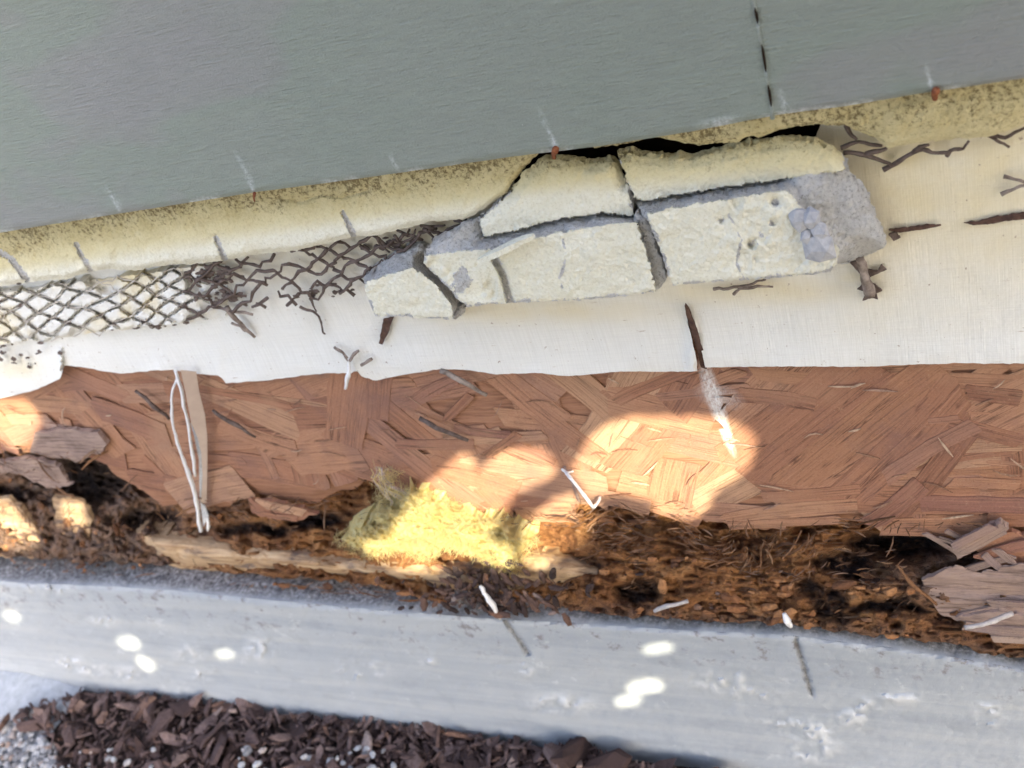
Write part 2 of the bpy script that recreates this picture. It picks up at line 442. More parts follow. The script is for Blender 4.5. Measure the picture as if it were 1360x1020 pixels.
def m_concrete():
    M = Mat("pale_concrete", 0.85, 0.25); p = M.pos()
    st = M.noise(M.pos((3.0, 20, 46)), 1, 4, .6, .5); b = M.noise(p, 38, 5, .65); f = M.noise(p, 700, 3, .7)
    c = M.ramp(st, [(.34, (.305, .330, .362)), (.5, (.348, .372, .402)), (.68, (.405, .42, .43))])
    c = M.mix(M.ramp(b, [(.50, 0.), (.72, .35)]), c, (.42, .44, .46)); c = M.mix(M.ramp(b, [(.30, .4), (.44, 0.)]), c, (.25, .27, .295)); c = M.mix(M.ramp(M.noise(p, 26, 6, .75, .4), [(.61, 0.), (.67, .5)]), c, (.53, .55, .56)); c = M.mix(M.ramp(M.noise(p, 520, 4, .7), [(.66, 0.), (.74, .7)]), c, (.60, .61, .62))
    c = M.mix(M.ramp(f, [(.28, .45), (.45, 0.)]), c, (.33, .33, .33))
    c = M.mix(M.math('MULTIPLY', M.ramp(M.noise(p, 75, 5, .7), [(.57, 0.), (.66, .75)]), M.attr("smut")), c, (.18, .16, .16))
    lp = M.attr("lump"); c = M.mix(lp, c, (.58, .59, .60))
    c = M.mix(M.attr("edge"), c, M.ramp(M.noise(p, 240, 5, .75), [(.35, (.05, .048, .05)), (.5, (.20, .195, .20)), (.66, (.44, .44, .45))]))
    M.color(c); M.bump(b, .002, .5); M.bump(f, .0006, .6); return M.m
def m_flat(name, col, rough=.8, spec=.2, var=None, scale=300, bump=.0006):
    M = Mat(name, rough, spec); p = M.pos(); g = M.noise(p, scale, 4, .65)
    M.color(M.mix(M.ramp(g, [(.35, 1.), (.65, 0.)]), col, var) if var else col)
    if bump: M.bump(g, bump, .7)
    return M.m
def m_insul():
    M = Mat("yellow_glass_wool", 0.95, 0.05); p = M.pos(); a = M.noise(p, 160, 5, .75)
    M.color(M.ramp(a, [(.3, (.92, .66, .24)), (.5, (.97, .80, .35)), (.7, (.97, .88, .54))]))
    M.bump(M.noise(p, 600, 5, .8), .003, 1.0)
    M.b.inputs["Subsurface Weight"].default_value = .15; M.b.inputs["Subsurface Radius"].default_value = (.014, .012, .006); M.b.inputs["Subsurface Scale"].default_value = 1.0
    return M.m
def m_soil():
    M = Mat("soil", 0.95, 0.1); p = M.pos(); a = M.noise(p, 60, 5, .7)
    M.color(M.ramp(a, [(.3, (.030, .022, .020)), (.55, (.075, .055, .048)), (.75, (.16, .13, .12))])); M.bump(M.noise(p, 260, 5, .8), .004, 1.0)
    return M.m
MT = {k: f() for k, f in dict(stucco=m_stucco, mortar=m_mortar, board=m_board, paper=m_paper, strand=m_strand, core=m_core,
                              rot=m_rot, sill=m_sill, concrete=m_concrete, insul=m_insul, soil=m_soil).items()}
MT['fibre'] = m_fibre("rotten_fibre", [(0, (.05, .03, .022)), (.3, (.15, .075, .04)), (.55, (.27, .135, .065)), (.75, (.19, .12, .09)), (.94, (.32, .19, .11)), (1, (.08, .06, .055))])
MT['sliver'] = m_fibre("osb_sliver", [(0, (.24, .12, .08)), (.5, (.45, .27, .18)), (.9, (.58, .42, .30)), (1, (.30, .17, .13))])
MT['greyflap'] = m_flapwood()
MT['sillflap'] = MT['sill']
MT['greystrand'] = m_strand('weathered_strand', [(0, (.25, .18, .155)), (.25, (.32, .23, .195)), (.5, (.35, .25, .21)), (.75, (.38, .28, .23)), (1, (.27, .19, .18))])
MT['bark'] = m_fibre("bark_mulch", [(0, (.05, .032, .031)), (.3, (.10, .066, .062)), (.6, (.16, .108, .100)), (.8, (.235, .165, .15)), (.93, (.20, .115, .085)), (1, (.34, .26, .23))])
MT['darkbark'] = m_fibre('dark_bark', [(0, (.03, .022, .022)), (.45, (.07, .047, .045)), (.8, (.13, .08, .065)), (.95, (.20, .10, .06)), (1, (.30, .24, .22))])
MT['clod'] = m_fibre('rot_clod', [(0, (.05, .028, .022)), (.35, (.15, .07, .038)), (.65, (.30, .135, .06)), (.88, (.42, .21, .095)), (1, (.16, .11, .095))])
MT['cavity'] = m_flat("dark_cavity_wood", (.035, .024, .016), .95, .05, (.015, .010, .008), 60)
MT['wire'] = m_flat("rusted_wire", (.075, .052, .042), .8, .3, (.17, .13, .115), 240)
MT['palewire'] = m_flat("mortar_coated_wire", (.36, .30, .26), .9, .2, (.15, .115, .095), 160)
MT['slitbrown'] = m_flat('dark_slit_brown', (.13, .075, .055), .85, .2, (.06, .035, .03), 200)  # brown of the strips that stand in for dark paper slits
MT['lathgrey'] = m_flat('mortar_dusted_wire', (.66, .62, .57), .9, .2, (.40, .35, .30), 70)
MT['strip'] = m_flat("peeled_paper_strip", (.62, .50, .42), .7, .2, (.56, .44, .37), 90)
MT['cord'] = m_flat("white_paper_edge", (.84, .84, .84), .7, .2, (.72, .70, .70), 400)
MT['rust'] = m_flat("rust", (.33, .12, .05), .9, .2, (.16, .05, .03), 500)
MT['metal'] = m_flat("dull_metal", (.50, .47, .46), .55, .4, (.36, .33, .32), 300)
MT['stone'] = m_flat("pale_stone", (.34, .345, .38), .7, .3, (.48, .48, .50), 260)
MT['pebble'] = m_fibre("gravel", [(0, (.20, .20, .21)), (.4, (.42, .42, .43)), (.75, (.62, .62, .62)), (.9, (.40, .27, .20)), (1, (.75, .74, .72))])
MT['lime'] = m_flat("white_lime_dust", (.46, .48, .51), .95, .1, (.34, .36, .38), 120, .002)
MT['leaf'] = m_leaf()
MT['twig'] = m_flat("twig_brown", (.10, .07, .05), .9, .2, (.05, .035, .025), 90)

# ------------------------------------------------------------------ traced lines (picture points of the place)
board_edge = curve([(-500, 383.5), (0, 309), (147, 285.5), (334, 256), (500, 234), (680, 208), (809, 192.5), (918, 174.5), (1035, 152), (1125, 140.5), (1236, 122), (1360, 104), (1900, 24)])
paper_edge = curve([(-500, 545), (-60, 533), (0, 529), (41, 520), (81, 503), (83, 485), (118, 489), (141, 493.5), (162, 496.5), (188, 493.5), (229, 491), (262, 496.5), (292, 499), (300, 509), (350, 506), (400, 499), (438, 495.6), (457, 495.6), (466, 497), (473, 491), (480, 499), (497, 506), (515, 501.5), (585, 490), (615, 491), (659, 497), (715, 495.6), (753, 500), (818, 494), (876, 493.5), (927, 493.5), (935, 488), (994, 487), (1053, 487), (1145, 487), (1263, 482.5), (1360, 483), (1900, 486)])
osb_edge = curve([(-500, 600), (0, 592), (40, 600), (75, 612), (90, 604), (130, 602), (150, 627), (190, 652), (215, 675), (250, 665), (300, 672), (332, 655), (350, 656), (379, 662), (415, 669), (438, 657), (479, 647), (490, 626), (526, 638), (556, 644), (594, 668), (620, 682), (635, 691), (665, 685), (703, 685), (738, 691), (762, 685), (768, 668), (803, 659), (818, 668), (841, 676), (871, 668), (900, 671), (935, 685), (965, 694), (1012, 704), (1078, 692), (1125, 690), (1166, 697), (1195, 700), (1254, 700), (1313, 698), (1339, 697), (1360, 712), (1900, 760)])
found_edge = curve([(-500, 728), (0, 771), (23, 774), (147, 779), (229, 784), (318, 793), (400, 801), (576, 816), (665, 823), (731, 825), (900, 837), (1040, 843), (1198, 862), (1297, 878), (1360, 889), (1900, 960)])
def LINE(fn, u0, u1, du=12): 
    u = np.arange(u0, u1 + .1, du); return [(float(a), float(b)) for a, b in zip(u, fn(u))]
U0, U1 = -480, 2240

# ================================================================== SETTING
# ground sheet to the horizon (starts inside the wall)
def ground():
    n = 60; r = np.r_[np.linspace(-1.2, 1.2, 61)]; V = []; Fc = []
    xs = np.r_[-900, -60, -8, np.linspace(-2, 2, 81), 8, 60, 900]; ys = np.r_[-900, -60, -8, np.linspace(-1.6, .3, 39)]
    X, Y = np.meshgrid(xs, ys); Q = np.stack([X, Y, np.zeros_like(X)], -1)
    near = np.exp(-(X ** 2 + Y ** 2) / 2)
    Q[..., 2] = .004 * fbm(Q, 9, 3) * near - .004
    V = Q.reshape(-1, 3); nx = len(xs)
    for j in range(len(ys) - 1):
        for i in range(nx - 1): Fc.append([j * nx + i, j * nx + i + 1, (j + 1) * nx + i + 1, (j + 1) * nx + i])
    o = mesh_obj("ground", V, Fc, MT['soil']); tag(o, "dark soil at the foot of the wall", None, None, 'structure')
ground()

def path():  # unseen slabs added to bounce warm sunlight onto the wall
    V = []; Fc = []
    rgp = np.random.default_rng(3)
    for i in range(-4, 5):
        for j in range(2):
            x0, x1 = i * .5 + .006, i * .5 + .494; y1 = -.46 - j * .52; y0 = y1 - .508; b = len(V); h = .018 + rgp.uniform(-.002, .002)
            for z, e in ((-.02, 0), (h - .004, 0), (h, .004)):
                V += [(x0 + e, y0 + e, z), (x1 - e, y0 + e, z), (x1 - e, y1 - e, z), (x0 + e, y1 - e, z)]
            for r in (0, 4): Fc += [[b + r + q, b + r + (q + 1) % 4, b + r + 4 + (q + 1) % 4, b + r + 4 + q] for q in range(4)]
            Fc.append([b + 8, b + 9, b + 10, b + 11])
    o = mesh_obj("bounce_slabs", V, Fc, m_flat("bounce_slab_concrete", (.50, .47, .42), .9, .2, (.40, .375, .34), 30), smooth=False)
    tag(o, "pale concrete slabs added in front of the wall to bounce sunlight", None, None, 'structure')
path()
def box(name, a, b, mat, parent=None, bev=0):
    a = np.array(a, float); b = np.array(b, float)
    V = np.array([[x, y, z] for x in (a[0], b[0]) for y in (a[1], b[1]) for z in (a[2], b[2])])
    Fc = [[0, 1, 3, 2], [4, 6, 7, 5], [0, 4, 5, 1], [2, 3, 7, 6], [0, 2, 6, 4], [1, 5, 7, 3]]
    return mesh_obj(name, V, Fc, mat, parent, smooth=False)
xl = float(P(U0, 300, 0)[0]) - .15; xr = float(P(U1, 600, 0)[0]) + .25
ztop = float(P(680, -330, -.03)[2])
o = box("light_stop_backing", (xl, .055, -.05), (xr, .16, ztop + .3), MT['cavity']); tag(o, "solid dark backing added behind the broken wall cladding to stop light leaks", None, None, 'structure')  # solid dark block added so no light leaks through the gaps

# ---- foundation
fgroove = [[(1057, 851), (1066, 878), (1078, 921)], [(671, 822), (684, 842), (702, 867)]]
lumps = [(1085, 975, 30, 20), (1075, 1000, 34, 14), (1130, 955, 26, 14), (1150, 940, 22, 10), (1310, 950, 18, 22), (1190, 928, 40, 7), (960, 905, 40, 14), (1000, 925, 34, 12), (1040, 960, 26, 14),
         (250, 870, 18, 14), (345, 862, 20, 16), (118, 888, 26, 10), (170, 895, 24, 10), (90, 880, 20, 8), (480, 892, 30, 14), (465, 900, 14, 8), (570, 878, 12, 6), (268, 895, 14, 9), (233, 915, 16, 9), (700, 890, 10, 12), (60, 783, 30, 8), (140, 825, 18, 8), (745, 935, 40, 14)]
def y_found(u, v):
    W = P(u, v, np.full(np.shape(u), Y_FOUND)); e = found_edge(u)
    y = Y_FOUND - .0012 * fbm(W, 16, 4, 3) - .0004 * noise(W, 300, 5)
    for (a, b, rx, ry) in lumps:
        d = ((u - a) / rx) ** 2 + ((v - b) / ry) ** 2
        m = np.exp(-d * 1.3) * sstep(-.15, .35, fbm(W, 130, 3, 8))
        y = y - .0030 * m
    for g in fgroove:
        y = y + .0035 * (1 - sstep(1.5, 4.5, dist_line(g, u, v)))
    y = y + .002 * (1 - sstep(0, 5, v - e))
    return y
def lump_mask(u, v):
    W = P(u, v, np.full(np.shape(u), Y_FOUND)); m = np.zeros(np.shape(u))
    for (a, b, rx, ry) in lumps:
        d = ((u - a) / rx) ** 2 + ((v - b) / ry) ** 2
        m = np.maximum(m, np.exp(-d * 1.3) * sstep(-.1, .3, fbm(W, 130, 3, 8)))
    return np.clip(m, 0, .9)
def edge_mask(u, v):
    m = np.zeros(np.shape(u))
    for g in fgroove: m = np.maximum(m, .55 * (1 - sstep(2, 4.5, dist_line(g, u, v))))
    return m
found = empty("concrete_foundation", (0, Y_FOUND, 0), "pale blue grey concrete foundation strip between the rotted wood and the mulch", "foundation")
bottom = [(U1, 1640), (1860, 1500), (1100, 1290), (300, 1180), (-480, 1080)]
field("concrete_face", LINE(found_edge, U0, U1, 6) + bottom, y_found, Y_FOUND + .002, 4.0, [MT['concrete']], found, seed=3, rings=1, sidej=0, rough=1.0, rs=.1,
      attrs={"lump": lump_mask, "edge": edge_mask, "smut": lambda u, v: 1 - sstep(15, 70, v - found_edge(u))})
# top ledge: from the front edge back under the wood
def ledge():
    us = np.arange(U0, U1, 4.0); e = found_edge(us); A = P(us, e, np.full(us.shape, Y_FOUND + .002))
    rows = []; K = 14; dep = .075
    for k in range(K + 1):
        t = k / K; Q = A.copy(); Q[:, 1] = Y_FOUND + .002 + dep * t
        Q[:, 2] = A[:, 2] + (.0028 * (fbm(Q, 90, 4, 11, .6)) if k else 0) + (.0012 if k else 0)
        rows.append(Q)
    V = np.concatenate(rows); n = len(us)
    Fc = [[k * n + i, k * n + i + 1, (k + 1) * n + i + 1, (k + 1) * n + i] for k in range(K) for i in range(n - 1)]
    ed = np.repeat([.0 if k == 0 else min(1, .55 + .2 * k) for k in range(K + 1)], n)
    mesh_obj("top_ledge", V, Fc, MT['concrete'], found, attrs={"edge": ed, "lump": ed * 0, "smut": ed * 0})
ledge()

# ================================================================== OSB SHEATHING
osb = empty("sheathing_panel", P(700, 590, .0), "reddish brown strand board sheathing with a rotted ragged lower edge", "sheathing board")
poly = LINE(lambda u: paper_edge(u) - 45, U0, U1, 30) + LINE(osb_edge, U0, U1, 6)[::-1]
def y_core(u, v):
    W = P(u, v, np.zeros(np.shape(u))); return .0036 + .0008 * fbm(W, 40, 3, 21) + .004 * (1 - sstep(0, 16, osb_edge(u) - v))
field("panel_core", poly, y_core, .016, 6.0, [MT['core']], osb, rough=5, rs=.06, seed=21, rings=2, sidej=.002)

def strand_mesh(cu, cv, ang, length, width, y, seed, hang=6, jag=.25, curl=.0, mat='strand', parent=None, name="strand", thick=.0007, clip=True):
    rg = np.random.default_rng(seed)
    c = P(cu, cv, y); d = np.array([math.cos(ang), 0, math.sin(ang)]); s = np.array([-math.sin(ang), 0, math.cos(ang)])
    t = np.linspace(-.5, .5, 41) * length
    ok = np.ones(41, bool)
    if clip:
        q = c + t[:, None] * d; uu, vv = UV(q)
        ok = (vv < osb_edge(uu) + hang) & (vv > paper_edge(uu) - 40)
    if not ok[20]: return None
    a = 20
    while a > 0 and ok[a - 1]: a -= 1
    b = 20
    while b < 40 and ok[b + 1]: b += 1
    if t[b] - t[a] < .012: return None
    n = 8; L_ = t[b] - t[a]
    tt = t[a] + L_ * np.array([0, .05, .2, .38, .6, .8, .95, 1.0])
    wl = width / 2 * (1 + rg.uniform(-.13, .13, n)); wr = width / 2 * (1 + rg.uniform(-.13, .13, n))
    tl = tt.copy(); tr = tt.copy(); e = min(width * 1.3, L_ * .22) * jag * 2.2
    for z in (0, -1):
        sg_ = 1 if z == 0 else -1
        tl[z] += sg_ * rg.uniform(0, e); tr[z] += sg_ * rg.uniform(0, e); wl[z] *= rg.uniform(.35, 1); wr[z] *= rg.uniform(.35, 1)
    tl[1] = max(tl[1], tl[0] + .0006); tr[1] = max(tr[1], tr[0] + .0006); tl[2] = max(tl[2], tl[1] + .0006); tr[2] = max(tr[2], tr[1] + .0006)
    tl[-2] = min(tl[-2], tl[-1] - .0006); tr[-2] = min(tr[-2], tr[-1] - .0006); tl[-3] = min(tl[-3], tl[-2] - .0006); tr[-3] = min(tr[-3], tr[-2] - .0006)
    k1, k2 = rg.uniform(-1, 1, 2) * curl
    x = np.linspace(-1, 1, n); lift = np.where(x < 0, x ** 4 * max(0, k1), x ** 4 * max(0, k2))
    tw = rg.uniform(-.00012, .00012); bow = rg.uniform(-.04, .04) * L_
    top = []; uvs = []; ou, ov = rg.uniform(0, 9, 2)
    for i in range(n):
        for (ti, si, sg) in ((tl[i], -wl[i], -1), (tr[i], wr[i], 1)):
            p = c + ti * d + (si + bow * ((2 * (ti - t[a]) / L_ - 1) ** 2 - .4)) * s; p = p.copy(); p[1] -= lift[i] + tw * sg + .0002
            top.append(p); uvs.append((ti + ou, si + ov))
    V = np.array(top + [p + np.array([0, thick, 0]) for p in top]); uvs = uvs + uvs; m = 2 * n
    Fc = [[2 * i, 2 * i + 2, 2 * i + 3, 2 * i + 1] for i in range(n - 1)]
    for i in range(n - 1):
        Fc.append([2 * i, m + 2 * i, m + 2 * i + 2, 2 * i + 2]); Fc.append([2 * i + 1, 2 * i + 3, m + 2 * i + 3, m + 2 * i + 1])
    Fc.append([0, 1, m + 1, m]); Fc.append([m - 2, 2 * m - 2, 2 * m - 1, m - 1])
    return mesh_obj(name, V, Fc, MT[mat], parent, smooth=False, uvs=uvs)

cnt = 0; k = 0
while cnt < 190 and k < 900:
    k += 1
    u = random.uniform(-120, 1480) if k % 8 else random.uniform(-400, 2150); lo = float(paper_edge(u)) - 25; hi = float(osb_edge(u)) + 4
    v = random.uniform(lo, hi)
    r = random.random()
    ang = random.gauss(0, .2) if r < .62 else (random.gauss(.8, .2) if u > 800 else random.gauss(-.6, .3)) if r < .90 else random.gauss(1.5, .2)
    big = cnt < 90
    big = cnt % 5 < 3
    ln = random.uniform(.08, .18) if big else random.uniform(.03, .08)
    wd = random.uniform(.016, .038) if big else random.uniform(.004, .014)
    y = .0026 - .0010 * cnt / 190 + random.uniform(-.0001, .0001)
    if strand_mesh(u, v, ang, ln, wd, y, 1000 + k, hang=random.uniform(-4, 12), curl=.0003 if big else .0007, parent=osb, jag=.35): cnt += 1
def strand_px(a, b, wpx, y, seed, **kw):
    A = P(*a, y); B = P(*b, y); d = B - A; m = ((a[0] + b[0]) / 2, (a[1] + b[1]) / 2)
    c = UV((A + B) / 2); sc = np.linalg.norm(d) / math.hypot(b[0] - a[0], b[1] - a[1])
    return strand_mesh(float(c[0]), float(c[1]), math.atan2(d[2], d[0]), np.linalg.norm(d), wpx * sc * 1.15, y, seed, parent=osb, **kw)
for i, (a, b, wp) in enumerate([((985, 650), (1205, 478), 44), ((1035, 655), (1262, 478), 42), ((960, 615), (1130, 478), 34), ((1120, 668), (1290, 500), 40), ((1190, 688), (1305, 545), 24),
        ((640, 488), (815, 622), 27), ((662, 485), (760, 560), 14), ((471, 470), (453, 605), 36), ((505, 478), (500, 560), 22), ((975, 522), (1100, 540), 24), ((955, 690), (1158, 668), 22), ((1000, 662), (1150, 650), 16),
        ((1215, 668), (1365, 672), 28), ((1250, 640), (1365, 645), 18), ((1255, 560), (1370, 590), 22), ((1275, 520), (1370, 530), 26), ((920, 520), (990, 490), 12), ((570, 615), (700, 655), 34), ((600, 570), (690, 580), 12),
        ((540, 540), (610, 500), 12), ((590, 560), (630, 520), 7), ((640, 610), (690, 575), 8), ((280, 560), (400, 600), 26), ((120, 540), (230, 580), 36), ((520, 590), (640, 590), 14), ((1165, 640), (1300, 560), 20),
        ((1150, 700), (1230, 640), 20), ((1225, 560), (1280, 555), 10), ((935, 700), (1120, 690), 12), ((800, 660), (930, 690), 24)]):
    strand_px(a, b, wp, .0014 - .00002 * i, 5000 + i, hang=8, curl=.0003, jag=.3)
rg = np.random.default_rng(55); geos = []
for i in range(80):
    u = rg.uniform(-60, 1420); v = rg.uniform(float(paper_edge(u)) + 4, float(osb_edge(u)) + 2); a = rg.normal(0, .35) if rg.random() < .7 else rg.uniform(0, 3.1)
    ln = rg.uniform(.006, .024); d = np.array([math.cos(a), rg.normal(0, .02), math.sin(a)]); t_ = np.linspace(-.5, .5, 4)[:, None]
    geos.append(ribbon_geo(P(u, v, -.0004) + d * t_ * ln + np.array([0, 0, 1]) * (t_ ** 2) * ln * rg.normal(0, .25), rg.uniform(.0005, .0016) * np.array([.2, 1, .9, .2]), [0, -1, .1], .0005))
o = mesh_obj("fine_slivers", *merge(geos), MT['sliver'], osb, smooth=False); o['kind'] = 'stuff'
for i, (a, b, wp, y) in enumerate([((1262, 822), (1345, 804), 10, -.0150), ((1300, 800), (1390, 806), 12, -.0150),
        ((1268, 738), (1345, 696), 14, -.0075), ((1262, 728), (1330, 694), 10, -.0085), ((1290, 745), (1390, 715), 16, -.0065), ((1275, 760), (1360, 735), 10, -.0075), ((1305, 735), (1330, 758), 8, -.0085), ((1320, 728), (1350, 752), 7, -.0085), ((1238, 712), (1290, 730), 6, -.002), ((1222, 705), (1280, 740), 6, -.002), ((1250, 702), (1300, 728), 6, -.003),
        ((1275, 832), (1395, 842), 16, -.0190), ((1300, 848), (1395, 852), 12, -.0195), ((338, 668), (418, 684), 13, -.0042), ((350, 684), (405, 690), 8, -.0045)]):
    strand_px(a, b, wp, y, 7000 + i, clip=False, jag=.5, curl=.001, mat='greystrand' if i not in (4, 13, 14) else 'strand', name="torn_strand", thick=.0012)
# torn grey flaps at the rotted corners
def flap(pts, y, seed, parent, amp=.003, mat='greyflap', name="torn_flap", thick=.004, tilt=0.0):
    pts = np.array(pts, float); c = pts.mean(0)
    def yf(u, v):
        W = P(u, v, np.zeros(np.shape(u))); return y + tilt * (v - c[1]) - amp * fbm(W * np.array([.5, 1, 1.6]), 34, 4, seed)
    return field(name, pts, yf, y + thick, 4, [MT[mat]], parent, rough=4, rs=.09, seed=seed, rings=2, sidej=.0008)
flap([(48, 575), (90, 570), (130, 575), (142, 590), (132, 602), (100, 612), (70, 608), (40, 600)], -.004, 31, osb)
flap([(-10, 612), (40, 608), (78, 620), (95, 645), (60, 648), (25, 630), (-10, 628)], -.004, 32, osb)
flap([(330, 664), (360, 668), (402, 676), (420, 684), (400, 692), (366, 690), (335, 682)], -.003, 33, osb, mat='strand')
flap([(1225, 770), (1270, 752), (1300, 762), (1345, 752), (1400, 745), (1400, 812), (1340, 815), (1290, 830), (1250, 815), (1232, 795)], -.012, 34, osb, amp=.004, tilt=-.00008)
flap([(1262, 726), (1300, 708), (1332, 694), (1340, 702), (1310, 722), (1272, 742)], -.006, 35, osb, amp=.002)
flap([(1290, 725), (1330, 705), (1372, 712), (1400, 730), (1390, 750), (1330, 755)], -.004, 36, osb, mat='strand')
flap([(1270, 820), (1330, 812), (1400, 830), (1400, 858), (1330, 850)], -.018, 37, osb, amp=.004)

flap([(-30, 655), (12, 662), (40, 690), (62, 722), (44, 742), (-30, 738)], .002, 38, osb, mat='sillflap', name="pale_sunspot_wood", amp=.004)  # pale wood added in the outline of the sun patches so they show brighter
flap([(70, 660), (108, 664), (122, 690), (118, 716), (84, 712), (74, 690)], .002, 39, osb, mat='sillflap', name="pale_sunspot_wood", amp=.004)
# ================================================================== ROTTEN ZONE
rot = empty("rotted_wood_debris", P(900, 760, -.005), "crumbled dark brown rotted wood lying between the strand board and the foundation", "rotted wood")
top_ = lambda u: osb_edge(u) - 22
wetp = [(1185, 725, 75, 28), (1095, 800, 48, 30), (610, 775, 60, 24), (130, 635, 60, 34), (1120, 745, 60, 20), (420, 690, 50, 14), (840, 790, 34, 16), (770, 755, 26, 10), (200, 690, 40, 20), (340, 700, 60, 10), (1180, 805, 60, 10), (20, 655, 40, 14)]
def wet(u, v):
    q = np.c_[u, v, 0 * u]; uu = u + 26 * fbm(q, .03, 3, 48); vv = v + 14 * fbm(q, .03, 3, 49); m = 0 * u
    for (a, b, rx, ry) in wetp: m = np.maximum(m, .97 - .97 * sstep(.55, 1.2, np.sqrt(((uu - a) / rx) ** 2 + ((vv - b) / ry) ** 2)))
    return m
def y_rot(u, v):
    W = P(u, v, np.zeros(np.shape(u))); s = np.clip((v - osb_edge(u)) / (found_edge(u) - 8 - osb_edge(u)), -.2, 1.1)
    y = lerp(.024, .002, sstep(-.05, .95, s))
    right = sstep(730, 800, u)
    y = y - right * .014 * sstep(.0, .45, s)
    y = y + .009 * wet(u, v) + .016 * np.exp(-(((u - 1180) / 60) ** 2 + ((v - 722) / 22) ** 2)) + .014 * np.exp(-(((u - 110) / 50) ** 2 + ((v - 640) / 30) ** 2))
    ww = W + .010 * np.stack([fbm(W, 30, 2, 44), 0 * u, fbm(W, 30, 2, 46)], -1)
    rg = 1 - np.abs(fbm(ww * np.array([.65, 1., 1.7]), 62, 4, 41, .62)) * 2.2
    y = y - .0075 * rg - .0070 * fbm(W, 30, 4, 43, .6) - .0018 * np.abs(noise(ww * np.array([.5, 1, 1.8]), 330, 47))
    return y
field("rotted_mass", LINE(top_, U0, U1, 20) + LINE(lambda u: found_edge(u) - 15 - 18 * (1 - sstep(480, 620, u)), U0, U1, 10)[::-1], y_rot, .045, 3.0, [MT['rot']], rot, rough=7, rs=.05, seed=41, rings=1, sidej=0, sharp=0,
      attrs={"wet": wet, "grey": lambda u, v: np.clip(1.1 * np.exp(-((u - 100) / 170) ** 2) + .9 * np.exp(-((u - 1260) / 90) ** 2 - ((v - 770) / 40) ** 2) + .6 * sstep(0, 1, (v - found_edge(u) + 40) / 30), 0, 1)})
def splinter_geo(p, d, ln, wd, th, rg, curve_=.15):
    n = 4; t = np.linspace(-.5, .5, n); b = np.cross(d, rg.normal(size=3)); b /= np.linalg.norm(b) + 1e-9
    pts = p + np.outer(t * ln, d) + np.outer((t ** 2 - .08) * ln * curve_ * 2, b)
    nr = np.array([.1, -1, .5]) + rg.normal(0, .5, 3)
    return ribbon_geo(pts, wd * np.array([.35, 1, .9, .3]), nr, th)
def rot_point(rg):
    while True:
        u = rg.uniform(-60, 1420); a = osb_edge(u); b = found_edge(u) - 16; v = a - 4 + (b - a + 4) * rg.beta(1.1, 1.0)
        if 200 < u < 780 and 700 < v < 775 and rg.random() < .93: continue
        if 450 < u < 700 and v < 745 and rg.random() < .8: continue
        if u > 1215 and v > 700: continue
        return u, v
rg = np.random.default_rng(5); geos = []
cl = []
for i in range(620):
    u, v = rot_point(rg)
    if wet(np.array([u]), np.array([v]))[0] > rg.uniform(.1, .8): continue
    y = float(y_rot(np.array([u]), np.array([v]))[0])
    r = rg.uniform(.0016, .0058) if i < 220 else rg.uniform(.0007, .0022); g, fc = rock_geo((r * rg.uniform(.9, 2.0), r * .6, r * rg.uniform(.5, .9)), rg); a = .25 + 1.6 * float(fbm(np.array([[u, v, 0.]]), .014, 2, 73)[0]) + rg.normal(0, .3)
    Rm = np.array([[math.cos(a), 0, -math.sin(a)], [0, 1, 0], [math.sin(a), 0, math.cos(a)]]); g = g @ Rm.T + P(u, v, y - r * .1)
    if i < 140: mesh_obj("wood_clod", g, fc, MT['clod'], rot, smooth=False)
    else: cl.append((g, fc))
o = mesh_obj("rot_grit", *merge(cl), MT['clod'], rot, smooth=False); o['kind'] = 'stuff'
for i in range(3600):
    u, v = rot_point(rg)
    if i >= 150 and fbm(np.array([[u, v, 0.]]), .035, 2, 71)[0] < rg.uniform(-.4, .25): continue
    if wet(np.array([u]), np.array([v]))[0] > rg.uniform(.2, 1.1): continue; y = float(y_rot(np.array([u]), np.array([v]))[0]) - rg.uniform(0, .003)
    a = .25 + 1.6 * float(fbm(np.array([[u, v, 0.]]), .014, 2, 73)[0]) + rg.normal(0, .35); d = np.array([math.cos(a), rg.normal(0, .3), math.sin(a)]); d /= np.linalg.norm(d)
    big = i < 150
    ln = rg.uniform(.012, .030) if big else rg.uniform(.003, .012); wd = (ln * rg.uniform(.03, .09)) if big else rg.uniform(.0003, .0010)
    g = splinter_geo(P(u, v, y), d, ln, wd, wd * .35, rg)
    if big: mesh_obj("splinter", g[0], g[1], MT['fibre'], rot, smooth=False)
    else: geos.append(g)
o = mesh_obj("wood_crumbs", *merge(geos), MT['fibre'], rot, smooth=False); o['kind'] = 'stuff'

# ---- sill plate
sp = [(178, 704), (205, 709), (240, 711), (330, 722), (440, 735), (520, 741), (600, 744), (660, 742), (720, 733), (760, 737), (805, 750), (835, 772), (806, 784), (740, 790), (640, 788), (560, 781), (460, 771), (380, 764), (300, 760), (240, 757), (205, 742)]
def y_sill(u, v):
    W = P(u, v, np.zeros(np.shape(u))); d = sdist(sp, u, v)
    return .012 - .020 * np.sqrt(np.clip(d / 24, 0, 1)) - .0016 * fbm(W * np.array([.25, 1, 2.2]), 60, 4, 51) + .003 * sstep(.1, .6, fbm(W, 45, 3, 52))
o = field("sill_plate", sp, y_sill, .05, 3.5, [MT['sill']], rough=5, rs=.06, seed=51, rings=1, sidej=0)
tag(o, "tan stained timber sill plate showing below the torn strand board", "sill plate")

